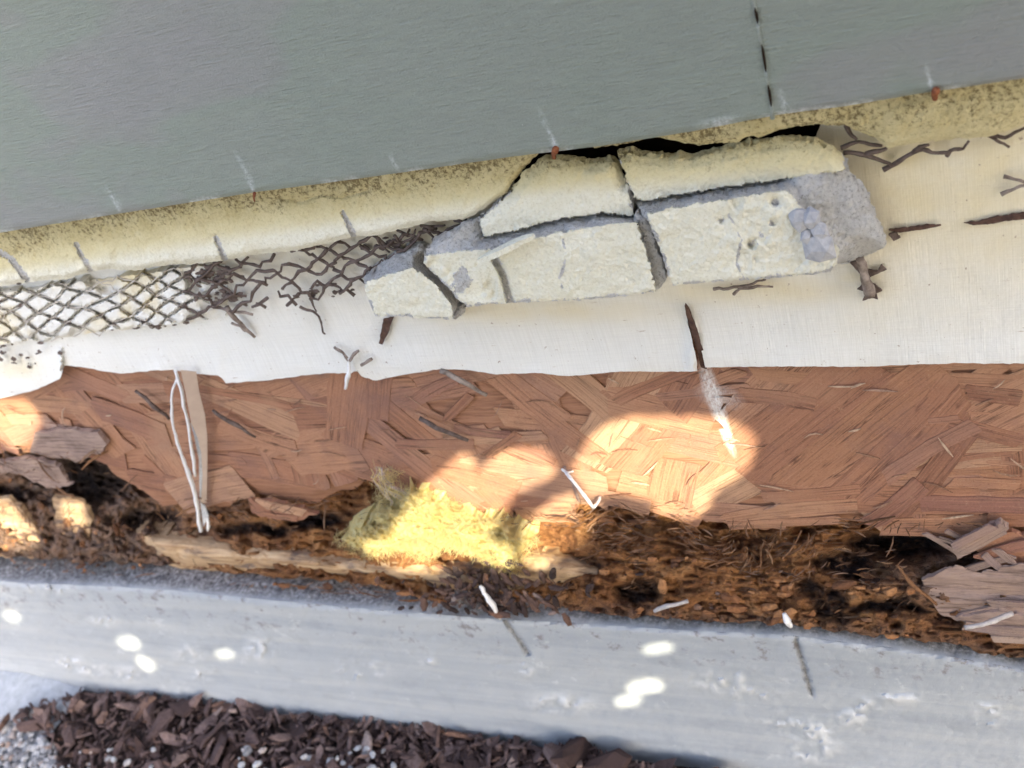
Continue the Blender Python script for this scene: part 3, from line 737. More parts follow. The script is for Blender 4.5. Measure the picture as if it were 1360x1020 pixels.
# ================================================================== BUILDING PAPER
slit = [(909, 408), (917, 430), (926, 455), (931, 492), (939, 489), (933, 462), (922, 430)]
def paper_line():
    L = []
    for u in np.arange(U0, 909, 5): L.append((float(u), float(paper_edge(u))))
    L += [(926, 493.5), (923, 470), (916, 440), (909, 408), (921, 432), (931, 462), (937, 488)]
    for u in np.arange(942, U1, 5): L.append((float(u), float(paper_edge(u))))
    return L
pl_ = paper_line()
def y_paper(u, v):
    W = P(u, v, np.zeros(np.shape(u))); e = paper_edge(u) - v
    y = -.0030 - .0012 * fbm(W * np.array([1, 1, .5]), 9, 3, 61) - .0004 * noise(W, 60, 62)
    y = y - .0022 * (1 - sstep(0, 45, e)) - .0018 * (1 - sstep(0, 14, e)) * fbm(W, 30, 2, 66)
    y = y - .004 * np.exp(-((u - 920) / 9) ** 2) * sstep(400, 480, v) * (u < 925)
    y = y - .006 * (u < 83) * (1 - sstep(0, 60, e))
    return y
def stain_bounce(u, v):  # some stains, plus painted warm bounce and shade below the stucco
    W = P(u, v, np.zeros(np.shape(u)))
    s = .75 * (1 - sstep(-10, 90, v - (board_edge(u) + 92))) * sstep(420, 520, u) * (1 - sstep(1180, 1300, u) * .5)
    s = np.maximum(s, .95 * sstep(1060, 1160, u) * (1 - sstep(80, 400, v - board_edge(u))))
    s = np.maximum(s, .6 * np.exp(-((u - 410) / 130) ** 2 - ((v - 345) / 34) ** 2))
    s = np.maximum(s, .85 * np.exp(-((u - 25) / 34) ** 2 - ((v - 490) / 16) ** 2))
    s = np.maximum(s, .8 * np.exp(-((u - 1145) / 40) ** 2 - ((v - 368) / 14) ** 2))
    s = np.maximum(s, .8 * np.exp(-((u - 1000) / 160) ** 2 - ((v - 385) / 22) ** 2))
    s = np.maximum(s, .75 * np.exp(-((u - 700) / 180) ** 2 - ((v - 412) / 18) ** 2))
    return np.clip(s, 0, 1)
ptop = lambda u: board_edge(u) - 30 + 92 * sstep(648, 690, u) * (1 - sstep(1060, 1126, u))
o = field("building_paper", LINE(ptop, U0, U1, 15) + pl_[::-1], y_paper, lambda u, v: y_paper(u, v) + .0006, 4.0, [MT['paper']], rough=1.2, rs=.12, seed=61, rings=1, sidej=0, attrs={"stain_bounce": stain_bounce})
tag(o, "white woven building paper torn off along its wavy lower edge", "building paper")

# ================================================================== STUCCO
def stucco_rough(W, seed=70):
    return -.0016 * fbm(W, 24, 3, seed) - .0016 * np.abs(fbm(W, 52, 3, seed + 7, .6)) - .0011 * fbm(W, 170, 3, seed + 3, .75)
def dirt_shade_fn(u, v):  # grows toward the board: real dirt plus painted shade under the overhang
    d = v - board_edge(u); return np.clip(1 - d / (64 + 46 * sstep(700, 1250, u)), 0, 1) ** 1.1
cuts = [([(1, 335), (14, 343), (36, 372)], 5, 18), ([(101, 325), (109, 340), (122, 361)], 3.5, 10), ([(287, 316), (291, 328), (299, 345)], 4, 9), ([(456, 283), (461, 294), (470, 313)], 4.5, 9)]
left_low = [(-480, 448), (-60, 388), (0, 380), (38, 374), (73, 371), (88, 371), (118, 361), (147, 357), (176, 360), (223, 352), (253, 351), (306, 345), (341, 338), (400, 332), (430, 324), (474, 314), (495, 314), (530, 305), (571, 295), (618, 291), (631, 285), (650, 272), (675, 254), (690, 230), (712, 207), (740, 180), (740, 150)]
left_poly = LINE(lambda u: board_edge(u) - 34, U0, 735, 20) + left_low[::-1]
llow = curve([p for p in left_low if p[0] < 640 or True][:20])
def y_left(u, v):
    W = P(u, v, np.full(np.shape(u), -.02)); dd = dist_line(left_low, u, v)
    y = -.0205 + stucco_rough(W) + .0045 * (1 - sstep(0, 9, dd)) ** 2
    y = y - .0020 * np.exp(-((u - 200) / 120) ** 2)
    for g, wd, _ in cuts: y = y + .0020 * (1 - sstep(wd * .4, wd, dist_line(g, u, v)))
    y = y + .0018 * (1 - sstep(0, 5, dist_line([(372, 262), (400, 268), (425, 258), (455, 262), (490, 252)], u, v)))
    return y
def cutmat(u, v):
    W = np.c_[u, v, np.zeros_like(u)]; j = 1.2 * noise(W, .25, 77); r = np.zeros(np.shape(u), int)
    for g, wd, _ in cuts: r |= (dist_line(g, u, v) + j < wd * .8)
    return r
sb = field("stucco_band", left_poly, y_left, -.006, 2.6, [MT['stucco'], MT['mortar']], matfun=cutmat, side=1, rough=2.2, rs=.16, seed=71, rings=3, attrs={"dirt_shade": dirt_shade_fn})
tag(sb, "long cream stucco band below the siding, left of the diagonal crack and above exposed lath", "stucco band", "stucco still fixed under the siding")
right_low = [(724, 150), (726, 185), (760, 196), (809, 195), (840, 189), (873, 181), (897, 187), (926, 193), (953, 190), (982, 189), (991, 181), (1006, 183), (1023, 178), (1053, 168), (1085, 165), (1123, 167), (1159, 181), (1179, 196), (1225, 189), (1283, 184), (1313, 181), (1336, 175), (1360, 166), (1860, 100), (U1, float(board_edge(U1)) + 66)]
right_poly = [(724, 150)] + LINE(lambda u: board_edge(u) - 34, 760, U1, 20) + right_low[::-1][:-1]
def y_right(u, v):
    W = P(u, v, np.full(np.shape(u), -.02)); dd = dist_line(right_low, u, v)
    return -.0200 + stucco_rough(W, 81) + .003 * (1 - sstep(0, 8, dd)) ** 2 + .004 * sstep(1120, 1220, u) * (1 - sstep(0, 30, dd))
sb2 = field("stucco_band", right_poly, y_right, -.005, 2.6, [MT['stucco'], MT['mortar']], side=1, rough=2.6, rs=.14, seed=81, rings=3, attrs={"dirt_shade": dirt_shade_fn})
tag(sb2, "dirty speckled stucco band at the right, above the dark gap and loose wires", "stucco band", "stucco still fixed under the siding")

# ---- right broken chunk
C_sil = [(821, 205), (838, 205), (888, 212), (918, 211), (965, 200), (1006, 192), (1050, 187), (1079, 190), (1106, 200), (1119, 215), (1126, 228), (1141, 248), (1156, 271), (1169, 303), (1176, 324), (1165, 333), (1138, 343), (1110, 352), (1103, 362), (1035, 368), (976, 373), (923, 376), (893, 379), (884, 356), (873, 321), (862, 296), (852, 284), (845, 270), (835, 245)]
C_up = [(810, 190), (838, 190), (888, 200), (918, 200), (965, 190), (1006, 180), (1050, 175), (1079, 180), (1112, 196), (1122, 212), (1126, 225), (1109, 227), (1065, 234), (1006, 243), (947, 251), (888, 261), (853, 268), (838, 262)]
C_low = [(861, 283), (918, 271), (968, 264), (1018, 256), (1044, 252), (1056, 266), (1070, 283), (1091, 303), (1100, 312), (1106, 324), (1117, 331), (1108, 358), (1104, 375), (1035, 385), (880, 395), (870, 340), (860, 300)]
pits = [(957, 294, 5, -.002), (998, 324, 9, -.0035), (1026, 296, 6, -.002), (1012, 314, 12, -.0018), (1030, 268, 10, -.0015), (1004, 344, 6, -.0012), (978, 268, 12, -.0035)]
def jit(u, v, a, s, seed):
    q = np.c_[u, v, np.zeros_like(u)]; return u + a * fbm(q, s, 3, seed, .6), v + a * fbm(q, s, 3, seed + 4, .6)
def y_C(u, v):
    W = P(u, v, np.full(np.shape(u), -.02)); ju, jv = jit(u, v, 3, .12, 90)
    su = sdist(C_up, ju, jv); sl_ = sdist(C_low, ju, jv); so_ = dist_line(C_sil, u, v, True)
    yl = -.0330 + stucco_rough(W, 91)
    for (a, b, r, dp) in pits: yl = yl - dp * (1 - sstep(r * .45, r, np.hypot((u - a), (v - b))))
    yl = yl + .0030 * fbm(W, 75, 4, 98, .65) * sstep(930, 990, u)
    yu = -.0230 + stucco_rough(W, 93) + .003 * (1 - sstep(0, 16, dist_line(C_sil[:10], u, v)))
    tg = np.clip(-su / (-su - sl_ + 1e-6), 0, 1)
    yg = lerp(-.0150, -.0315, tg) - .0016 * fbm(W, 140, 4, 95, .7)
    tf = np.clip(-sl_ / (-sl_ + so_ + 1e-6), 0, 1)
    yf = lerp(-.0290, -.0150, tf ** .9) - .0042 * fbm(W, 55, 4, 97, .65)
    fr = sstep(1035, 1062, u + (v - 250) * .0)
    y = lerp(yg, yf, fr)
    y = np.where(su > 0, yu, y); y = np.where(sl_ > 0, yl, y)
    return y + .0008 * (1 - sstep(0, 3, so_))
def mat_C(u, v):
    ju, jv = jit(u, v, 3, .12, 90)
    r = ((sdist(C_up, ju, jv) > 0) | (sdist(C_low, ju, jv) > 0))
    for (a, b, rr, dp) in pits[:6]:
        q = np.c_[u, v, np.zeros_like(u)]; r &= ~(np.hypot(u - a, (v - b) * 1.3) + 9 * fbm(q, .13, 3, 99, .7) < rr * .55)
    q = np.c_[u, v, np.zeros_like(u)]; r &= ~((dist_line(C_sil, u, v, True) + 7 * fbm(q, .07, 4, 201, .7) < 1.6) & (v > 240)); r &= ~((dist_line([(968, 285), (985, 318), (978, 350), (990, 372)], u, v) + 2 * noise(q, .15, 5) < .9))
    return (~r).astype(int)
chC = field("stucco_chunk", C_sil, y_C, -.0135, 2.2, [MT['stucco'], MT['mortar']], matfun=mat_C, side=lambda a, b: 0 if b < 214 else 1, rough=2.6, rs=.2, seed=91, rings=4, sidej=.0012, cap=True, attrs={"dirt_shade": lambda u, v: dirt_shade_fn(u, v + 2)})
tag(chC, "right broken stucco chunk with a pitted cream face and a grey fractured end", "stucco chunk", "broken pieces of stucco")
rg = np.random.default_rng(12)
for (a, b, rx, rz) in [(1060, 291, .0055, .0075), (1077, 291, .0045, .0060), (1088, 306, .0050, .0070), (1087, 330, .0080, .0100), (1071, 312, .0035, .0045)]:
    g, fc = rock_geo((rx, .004, rz), rg); g = g + P(a, b, float(y_C(np.array([a + 0.]), np.array([b + 0.]))[0]) - .0005)
    mesh_obj("stone", g, fc, MT['stone'], chC, smooth=False)

# ---- middle chunk
A_sil = [(566, 331), (595, 318), (621, 296), (634, 290), (653, 277), (677, 257), (695, 233), (721, 212), (750, 212), (783, 218), (812, 214), (821, 224), (827, 243), (834, 257), (842, 282), (858, 289), (868, 318), (879, 348), (886, 371), (877, 382), (871, 387), (830, 393), (768, 399), (695, 401), (650, 404), (622, 408), (608, 398), (596, 383), (577, 364), (562, 350)]
A_up = [(638, 292), (653, 277), (677, 257), (692, 230), (715, 200), (750, 200), (783, 205), (812, 205), (824, 224), (830, 243), (837, 257), (842, 286), (800, 284), (754, 289), (724, 295), (683, 308), (642, 314)]
A_low = [(570, 338), (606, 334), (642, 332), (662, 334), (709, 317), (754, 306), (800, 299), (830, 295), (845, 294), (852, 312), (859, 336), (866, 360), (874, 400), (768, 415), (650, 420), (612, 420), (590, 385), (574, 364), (556, 350)]
slotA = [(656, 342), (667, 362), (673, 382), (679, 404)]
def y_A(u, v):
    W = P(u, v, np.full(np.shape(u), -.02)); ju, jv = jit(u, v, 3, .12, 110)
    su = sdist(A_up, ju, jv); sl_ = sdist(A_low, ju, jv); so_ = dist_line(A_sil, u, v, True)
    yl = -.0310 + stucco_rough(W, 111) + .003 * sstep(.15, .5, fbm(W, 60, 3, 115)) * (u < 660)
    yl = yl + .0045 * (1 - sstep(3.5, 6.5, dist_line(slotA, u, v)))
    yu = -.0230 + stucco_rough(W, 113) + .003 * (1 - sstep(0, 16, dist_line(A_sil[3:13], u, v)))
    tg = np.clip(-su / (-su - sl_ + 1e-6), 0, 1)
    yg = lerp(-.0150, -.0300, tg) - .0016 * fbm(W, 140, 4, 116, .7)
    y = np.where(su > 0, yu, yg); y = np.where(sl_ > 0, yl, y)
    y = np.where((u > 843) & (sl_ <= 0) & (su <= 0), -.0262 - .0012 * fbm(W, 120, 3, 118), y)
    return y + .0008 * (1 - sstep(0, 3, so_))
def mat_A(u, v):
    ju, jv = jit(u, v, 3, .12, 110); q = np.c_[u, v, np.zeros_like(u)]
    r = (sdist(A_up, ju, jv) > 0) | (sdist(A_low, ju, jv) > 0)
    r &= ~(dist_line(slotA, u, v) + 1.5 * noise(q, .2, 3) < 4.6)
    r &= ~((np.hypot((u - 612) / 14, (v - 372) / 20) + .6 * fbm(q, .14, 3, 6) < .75))
    r &= ~((dist_line(A_sil, u, v, True) + 7 * fbm(q, .07, 4, 203, .7) < 1.8) & (v > 270)); r &= ~((dist_line([(745, 308), (752, 340), (744, 370), (750, 398)], u, v) + 2 * noise(q, .15, 5) < .8))
    return (~r).astype(int)
chA = field("stucco_chunk", A_sil, y_A, -.0135, 2.2, [MT['stucco'], MT['mortar']], matfun=mat_A, side=lambda a, b: 0 if b < 255 else 1, rough=2.6, rs=.2, seed=111, rings=4, sidej=.0012, cap=True, attrs={"dirt_shade": lambda u, v: dirt_shade_fn(u, v + 4)})
tag(chA, "middle broken stucco chunk with grooved cream face between the diagonal and upright cracks", "stucco chunk", "broken pieces of stucco")
fl_ = [(633, 346), (648, 339), (662, 333), (690, 320), (706, 314), (709, 318), (689, 328), (665, 340), (648, 347), (636, 349)]
field("paint_flake", fl_, lambda u, v: -.036 - .004 * np.sin((u - 633) / 76 * 3) + 0 * v, -.0335, 2.5, [MT['stucco']], chA, rings=1, sidej=0, seed=5, attrs={"dirt_shade": lambda u, v: 0 * u})
# ---- left small chunk
B_sil = [(483, 366), (500, 352), (520, 340), (545, 328), (556, 325), (566, 331), (561, 350), (576, 365), (595, 384), (607, 399), (616, 410), (606, 425), (548, 421), (498, 420), (485, 390)]
B_low = [(480, 375), (515, 364), (548, 355), (560, 362), (583, 381), (599, 403), (604, 432), (548, 430), (490, 430), (478, 390)]
def y_B(u, v):
    W = P(u, v, np.full(np.shape(u), -.02)); ju, jv = jit(u, v, 3, .12, 130); sl_ = sdist(B_low, ju, jv); so_ = dist_line(B_sil, u, v, True)
    tg = np.clip(-sl_ / (-sl_ + so_ + 1e-6), 0, 1)
    y = np.where(sl_ > 0, -.030 + stucco_rough(W, 131), lerp(-.028, -.010, tg) - .004 * fbm(W, 90, 4, 133, .7))
    return y + .0008 * (1 - sstep(0, 3, so_))
chB = field("stucco_chunk", B_sil, y_B, -.003, 2.2, [MT['stucco'], MT['mortar']], matfun=lambda u, v: ((sdist(B_low, *jit(u, v, 3, .12, 130)) <= 0) | (dist_line(B_sil, u, v, True) + 7 * fbm(np.c_[u, v, 0 * u], .07, 4, 205, .7) < 1.6)).astype(int), side=1, rough=1.8, rs=.14, seed=131, rings=4, sidej=.0012, cap=True, attrs={"dirt_shade": lambda u, v: 0 * u})
tag(chB, "small pale stucco chunk with rough grey top beside the wire lath, leftmost broken piece", "stucco chunk", "broken pieces of stucco")

# ================================================================== WIRE LATH
lath_poly = [(-120, 400), (0, 383), (90, 372), (180, 360), (250, 350), (350, 336), (480, 312), (600, 290), (628, 292), (600, 318), (560, 332), (500, 358), (486, 372), (478, 392), (440, 398), (420, 404), (330, 410), (285, 424), (220, 432), (165, 438), (118, 446), (56, 454), (-120, 470)]
def lbase(u): return 381 - .143 * u + 4
HP, RA = 38.0, 11.5
def warp(u, v):
    q = np.c_[np.ravel(u), np.ravel(v), np.zeros(np.size(u))]; return 13 * fbm(q, .013, 3, 801).reshape(np.shape(u)), 8 * fbm(q, .017, 3, 802).reshape(np.shape(u))
def lat(u, v):
    wu, wv = warp(u, v); u = u - wu; v = v - wv
    """lattice cell coordinates: pillow height 0..1"""
    a = (v - lbase(u)) / (2 * RA); b = u / HP
    fp = np.abs(((a + b) % 1) - .5) * 2; fq = np.abs(((a - b) % 1) - .5) * 2
    return np.minimum(1 - fp, 1 - fq)
lath = empty("wire_lath", P(250, 390, -.006), "rusty diamond wire lath exposed below the stucco band on white paper", "wire lath")
def y_pil(u, v):
    ju, jv = jit(u, v, 3, .03, 140); W = P(u, v, np.zeros(np.shape(u))); h = lat(ju, jv)
    keep = sstep(-.40, -.1, fbm(W, 30, 3, 141)) * (1 - sstep(235, 300, u))
    return -.0045 - .0078 * sstep(.04, .26, h) * keep - .0005 * noise(W, 400, 142)
pil = [(-120, 404), (0, 388), (90, 377), (180, 365), (250, 355), (300, 350), (300, 420), (220, 430), (165, 436), (118, 443), (56, 452), (-120, 468)]
field("plaster_fill", pil, y_pil, -.003, 2.4, [MT['paper'], MT['palewire']], lath, rough=4, rs=.08, seed=141, rings=1, sidej=0, attrs={"stain_bounce": lambda u, v: .8 * sstep(.55, .8, .5 + .5 * fbm(np.c_[u, v, 0 * u], .03, 3, 143)) + .5 * np.exp(-((v - lbase(u)) / 9) ** 2)})
def zig(row, sgn):
    rgz = np.random.default_rng(300 + row * 2 + (sgn > 0)); run = []; runs = []
    for i in range(-4, 18):
        for s in (0, .17, .33, .5, .67, .83):
            x = i + s; ph = abs((x % 2) - 1); ph = 1 - 2 * ph
            u = x * HP; v = lbase(u) + (row + .5) * 2 * RA * 1.0 + sgn * ph * RA * .93
            wu, wv = warp(np.array([u]), np.array([v])); u = u + float(wu[0]); v = v + float(wv[0])
            ok = inside(lath_poly, np.array([u]), np.array([v]))[0]
            ok = ok and rgz.random() > (.025 if u > 300 else .045)
            if ok:
                j = 2.6 if u < 300 else 3.6
                run.append((u + rgz.normal(0, j * .6), v + rgz.normal(0, j * .6), (-.0100 if u < 240 else -.0095) + rgz.normal(0, .0008) - (.002 if s == 0 else 0)))
            if (not ok or abs(u - 246) < 4) and len(run) > 2: runs.append(run); run = run[-1:] if ok else []
            elif not ok: run = []
    if run: runs.append(run)
    return [r for r in runs if len(r) > 2]
for row in range(-1, 5):
    for sg in (-1, 1):
        for r in zig(row, sg):
            r = np.array(r); pts = P(r[:, 0], r[:, 1], r[:, 2])
            mid = r[:, 0].mean()
            g = tube_geo(pts, (.00042 if mid < 240 else .00105) * np.random.default_rng(int(abs(mid)) + len(pts)).uniform(.75, 1.35, len(pts)), 6)
            mesh_obj("wire", g[0], g[1], MT['lathgrey' if mid < 240 else 'wire'], lath)
# rust and mortar crumbs stuck in the lath
rg = np.random.default_rng(20); geos = []
for (a, b, sx, sy, n, y) in [(280, 365, 16, 9, 60, -.010), (20, 405, 18, 12, 50, -.010), (300, 395, 14, 8, 30, -.009), (20, 470, 22, 8, 30, -.010), (100, 425, 30, 7, 26, -.009), (190, 428, 40, 5, 30, -.009), (430, 385, 20, 7, 16, -.008), (510, 325, 14, 6, 14, -.008)]:
    for i in range(n):
        r = rg.uniform(.0006, .0022); v_, f_ = rock_geo((r * rg.uniform(1, 2.4), r * .6, r * rg.uniform(.5, 1.4)), rg); geos.append((v_ + P(a + rg.normal(0, sx), b + rg.normal(0, sy), y + rg.uniform(0, .003)), f_))
o = mesh_obj("lath_crumbs", *merge(geos), MT['wire'], lath, smooth=False); o['kind'] = 'stuff'

def px_tube(name, pts, rad, mat, parent=None, n=6, wob=.0):
    pts = np.array(pts, float); t = np.arange(len(pts)); tt = np.linspace(0, len(pts) - 1, (len(pts) - 1) * 4 + 1)
    q = np.stack([np.interp(tt, t, pts[:, i]) for i in range(3)], -1)
    q[1:-1] = (q[:-2] + 2 * q[1:-1] + q[2:]) / 4
    W = P(q[:, 0], q[:, 1], q[:, 2])
    if wob: W = W + wob * np.stack([noise(W, 220, 3), noise(W, 220, 4), noise(W, 220, 5)], -1)
    rad = np.interp(tt, t, np.broadcast_to(np.asarray(rad, float), (len(pts),))) * (1 + .25 * noise(W, 300, 9))
    g = tube_geo(W, rad, n); return mesh_obj(name, g[0], g[1], MT[mat], parent)
# loose bent wires right of the chunk
lw = [("dark loose wire forking upward beside the right stucco chunk", [[(1118, 195, -.012), (1140, 189, -.012), (1172, 194, -.010)], [(1124, 165, -.012), (1133, 180, -.012), (1138, 187, -.012)]]),
      ("dark splayed wire pointing right from the end of the chunk", [[(1121, 202, -.012), (1150, 206, -.011), (1175, 214, -.009), (1186, 219, -.008)], [(1150, 205, -.011), (1175, 198, -.010), (1180, 194, -.009)]]),
      ("long wavy wire lying over the paper under the stucco edge", [[(1172, 225, -.006), (1190, 216, -.007), (1212, 202, -.009), (1232, 199, -.009), (1258, 202, -.008), (1280, 195, -.009), (1287, 186, -.010)], [(1212, 202, -.009), (1235, 191, -.011)], [(1256, 207, -.006), (1266, 200, -.008)]]),
      ("short forked wire near the right end of the stucco edge", [[(1313, 181, -.010), (1326, 188, -.008), (1340, 196, -.006)], [(1313, 181, -.010), (1336, 184, -.009), (1362, 170, -.010)]]),
      ("upper twig like strand standing in for a slit in yellow tinted paper at far right", [[(1332, 233, -.006), (1346, 238, -.007), (1366, 242, -.007)]]),  # this tube and the next are laid in place of paper slits
      ("lower twig like strand standing in for a slit in yellow tinted paper at far right", [[(1329, 258, -.006), (1346, 252, -.007), (1366, 243, -.007)]]),
      ("grey forked wire stub on paper under the right chunk", [[(946, 384, -.007), (975, 382, -.008), (1000, 377, -.008), (1018, 371, -.010)], [(980, 383, -.008), (1004, 381, -.008), (1027, 381, -.006)], [(976, 390, -.006), (984, 383, -.008)]]),
      ("thin wire spur below the lath near the small chunk", [[(398, 408, -.006), (418, 414, -.007), (426, 428, -.006), (432, 444, -.004)], [(412, 396, -.007), (420, 414, -.007)]]),
      ("curled wire ends over the gap left of the diagonal crack", [[(524, 312, -.012), (530, 322, -.010), (548, 318, -.010), (552, 305, -.012)], [(560, 306, -.012), (572, 302, -.010), (592, 298, -.009)], [(566, 305, -.012), (576, 314, -.010), (584, 323, -.009)], [(500, 316, -.012), (508, 326, -.010), (518, 336, -.009)]])]
for lab, segs in lw:
    geos = []
    root = None
    for i, s in enumerate(segs):
        rr = .0013 if 'wavy' in lab or 'dark' in lab else .0011
        nme = "wire_strand" if i == 0 else "wire_prong"
        o = px_tube(nme, s, [rr * (1.0 - .45 * j / (len(s) - 1)) for j in range(len(s))], 'palewire' if 'grey' in lab or 'twig' in lab else 'wire', root if i else None, wob=.0009)
        if i == 0: root = tag(o, lab, "wire", "loose lath wires")

# paper tears with the dark board showing: thin dark strips laid on the paper as the dark of the openings
def sliver(name, pts, y, mat, label=None, cat=None, group=None, parent=None, th=.0012, _=0):
    o = field(name, pts, lambda u, v: y - .0006 * noise(np.c_[u, v, 0 * u], .2, 3), y + th, 2.0, [MT[mat]], parent, rough=1.0, rs=.2, seed=int(pts[0][0]), rings=1, sidej=0)
    return tag(o, label, cat, group) if label else o
G = "dark strips standing in for slits and tears in the paper"
sliver("splinter", [(1180, 306), (1205, 303), (1232, 299), (1250, 300), (1225, 305), (1196, 309)], -.0052, 'slitbrown', "thin brown strip standing in for a slit in the paper just right of the fractured chunk end", "splinter", G)
sliver("splinter", [(1280, 296), (1300, 295), (1325, 288), (1362, 283), (1362, 291), (1335, 294), (1312, 298), (1292, 299)], -.0052, 'slitbrown', "long dark red strip standing in for a slit in the paper at the right edge", "splinter", G)
sliver("splinter", [(509, 424), (522, 422), (516, 440), (508, 458), (503, 456)], -.0060, 'slitbrown', "short dark upright strip standing in for a slit in the paper under the small chunk", "splinter", G)
sliver("splinter", [(1180, 312), (1190, 308), (1196, 316), (1187, 320)], -.0054, 'wire', "small dark knot of torn fibre near the fractured chunk end", "splinter", G)
# upright stub with torn paper
stub = px_tube("wire_stub", [(1141, 343, -.014), (1147, 358, -.012), (1150, 374, -.011), (1157, 392, -.009)], [.0022, .0022, .0024, .0030], 'palewire', wob=.0004)
tag(stub, "pale upright stub poking down through torn paper under the chunk's grey end", "wire", "loose lath wires")
for pts in ([(1129, 349), (1146, 346), (1152, 358), (1166, 360), (1170, 352), (1178, 358), (1160, 366), (1148, 372), (1140, 362)], [(1138, 384), (1150, 376), (1162, 378), (1172, 386), (1164, 390), (1166, 398), (1155, 396), (1146, 400), (1150, 388)]):
    sliver("torn_edge", pts, -.0056, 'wire', parent=stub)
twg = px_tube("twig", [(300, 408, -.010), (312, 422, -.009), (325, 436, -.008), (338, 448, -.006)], [.0022, .0019, .0016, .0012], 'palewire', wob=.0008)
tag(twg, "short brown twig hanging from the lath over white paper", "twig")
for s in ([(305, 414, -.009), (322, 414, -.009), (336, 418, -.008)], [(308, 428, -.008), (318, 432, -.008), (326, 440, -.007)]): px_tube("side_twig", s, .0010, 'palewire', twg, wob=.0006)

# torn white curl at the lower paper edge
curl = px_tube("paper_curl", [(462, 476, -.007), (463, 490, -.010), (462, 503, -.012), (459, 517, -.012)], [.0012, .0016, .0016, .0010], 'cord', wob=.0008)
tag(curl, "small white curl of torn paper hanging over the strand board edge", "paper scrap")
for s in ([(463, 482, -.008), (456, 468, -.007), (444, 461, -.006)], [(464, 480, -.008), (470, 470, -.007), (476, 466, -.006)], [(480, 486, -.008), (488, 480, -.007), (494, 477, -.006)]): px_tube("torn_fibre", s, .0011, 'palewire', curl, wob=.0005)

# hanging peeled strip
strip = empty("peeled_strip", P(255, 600, -.012), "pale peeled paper strip dangling in front of the strand board", "paper strip")
rb = [(240, 492), (260, 494), (264, 520), (272, 552), (275, 580), (275, 620), (274, 668), (266, 668), (269, 630), (267, 600), (262, 580), (254, 562), (248, 530)]
field("strip_back", rb, lambda u, v: -.010 - .004 * np.sin((v - 490) / 60) + .0004 * (u - 258), lambda u, v: -.010 - .004 * np.sin((v - 490) / 60) + .0004 * (u - 258) + .0006, 3, [MT['strip']], strip, rings=1, sidej=0, seed=2)
rb2 = [(253, 562), (262, 580), (267, 600), (269, 630), (266, 668), (272, 672), (277, 686), (270, 700), (265, 660), (264, 610), (258, 580)]
field("strip_fold", rb2, lambda u, v: -.0085 + .0 * u, -.0075, 3, [MT['mortar']], strip, rings=1, sidej=0, seed=3)
px_tube("strip_edge", [(232, 491, -.008), (238, 508, -.012), (243, 529, -.014), (250, 567, -.014), (256, 605, -.012), (259, 632, -.012)], [.0012, .0015, .0015, .0014, .0016, .0013], 'cord', strip, wob=.0006)
px_tube("strip_edge", [(236, 500, -.010), (228, 522, -.013), (228, 560, -.015), (238, 597, -.014), (250, 627, -.012), (260, 658, -.010), (264, 690, -.008), (267, 705, -.006)], [.0008, .0011, .0012, .0013, .0022, .0020, .0018, .0022], 'cord', strip, wob=.0006)
px_tube("strip_tip", [(276, 688, -.008), (277, 698, -.007), (276, 705, -.006)], [.0012, .0018, .0010], 'cord', strip, wob=.0004)

# slit cut: dark brown strip over the opening with its curled lip
lip = field("paper_lip", [(909, 406), (914, 412), (926, 440), (935, 468), (939, 490), (931, 488), (922, 452), (913, 425)], lambda u, v: -.0075 + .00006 * (v - 410), -.0045, 2.2, [MT['slitbrown']], None, rings=1, sidej=0, rough=.8, rs=.2, seed=9)
tag(lip, "dark brown narrow strip laid over the cut slit of the white paper", "splinter", G)

# ================================================================== INSULATION
ins = empty("insulation_tuft", P(585, 705, -.006), "fluffy yellow glass wool tuft pulled out below the strand board", "insulation")
io_ = [(453, 716), (474, 700), (497, 686), (512, 672), (528, 668), (540, 655), (556, 652), (585, 665), (615, 679), (630, 692), (650, 692), (679, 694), (690, 706), (704, 716), (690, 730), (684, 745), (676, 760), (664, 752), (652, 738), (636, 728), (622, 734), (606, 726), (589, 724), (575, 736), (556, 742), (545, 730), (530, 727), (512, 732), (489, 737), (474, 728)]
def y_ins(u, v):
    W = P(u, v, np.zeros(np.shape(u))); d = sdist(io_, u, v)
    return -.002 - .020 * np.sqrt(np.clip(d / 30, 0, 1)) - .0085 * fbm(W, 62, 4, 151, .65) - .0060 * (1 - np.abs(fbm(W, 130, 3, 153, .6)) * 2.4) - .0018 * noise(W, 420, 152)
field("wool_mass", io_, y_ins, .012, 2.6, [MT['insul']], ins, rough=12, rs=.07, seed=151, rings=2, sidej=.003)
rg = np.random.default_rng(31); geos = []
for i in range(5200):
    if i < 4900:
        k = rg.integers(len(io_)); a = np.array(io_[k]); b = np.array(io_[(k + 1) % len(io_)]); p = a + (b - a) * rg.random(); c = np.array([580, 705]); p = p + (c - p) * (rg.beta(1, 1.6) * 1.05 - .12)
    else: p = np.array([rg.normal(515, 9), rg.uniform(625, 690)])
    y = float(y_ins(np.array([p[0]]), np.array([p[1]]))[0]) - .001
    ln = rg.uniform(.005, .017); d1 = rg.normal(size=3); d1 /= np.linalg.norm(d1); d2 = rg.normal(size=3) * .5
    t = np.linspace(-.5, .5, 5)[:, None] * ln; W = P(p[0], p[1], y) + d1 * t + d2 * (t ** 2) * 60
    geos.append(tube_geo(W, .00013, 3))
o = mesh_obj("wool_fibres", *merge(geos), MT['insul'], ins); o['kind'] = 'stuff'
for k in range(14):
    a = 500 + k * 4; px_tube("wool_strand", [(a, 690, -.010), (a + rg.normal(8, 6), 668, -.012), (508 + rg.normal(0, 7), 645, -.010), (503 + rg.normal(0, 6), 622, -.006)], .0003, 'strip' if k % 2 else 'insul', ins, n=4, wob=.003)

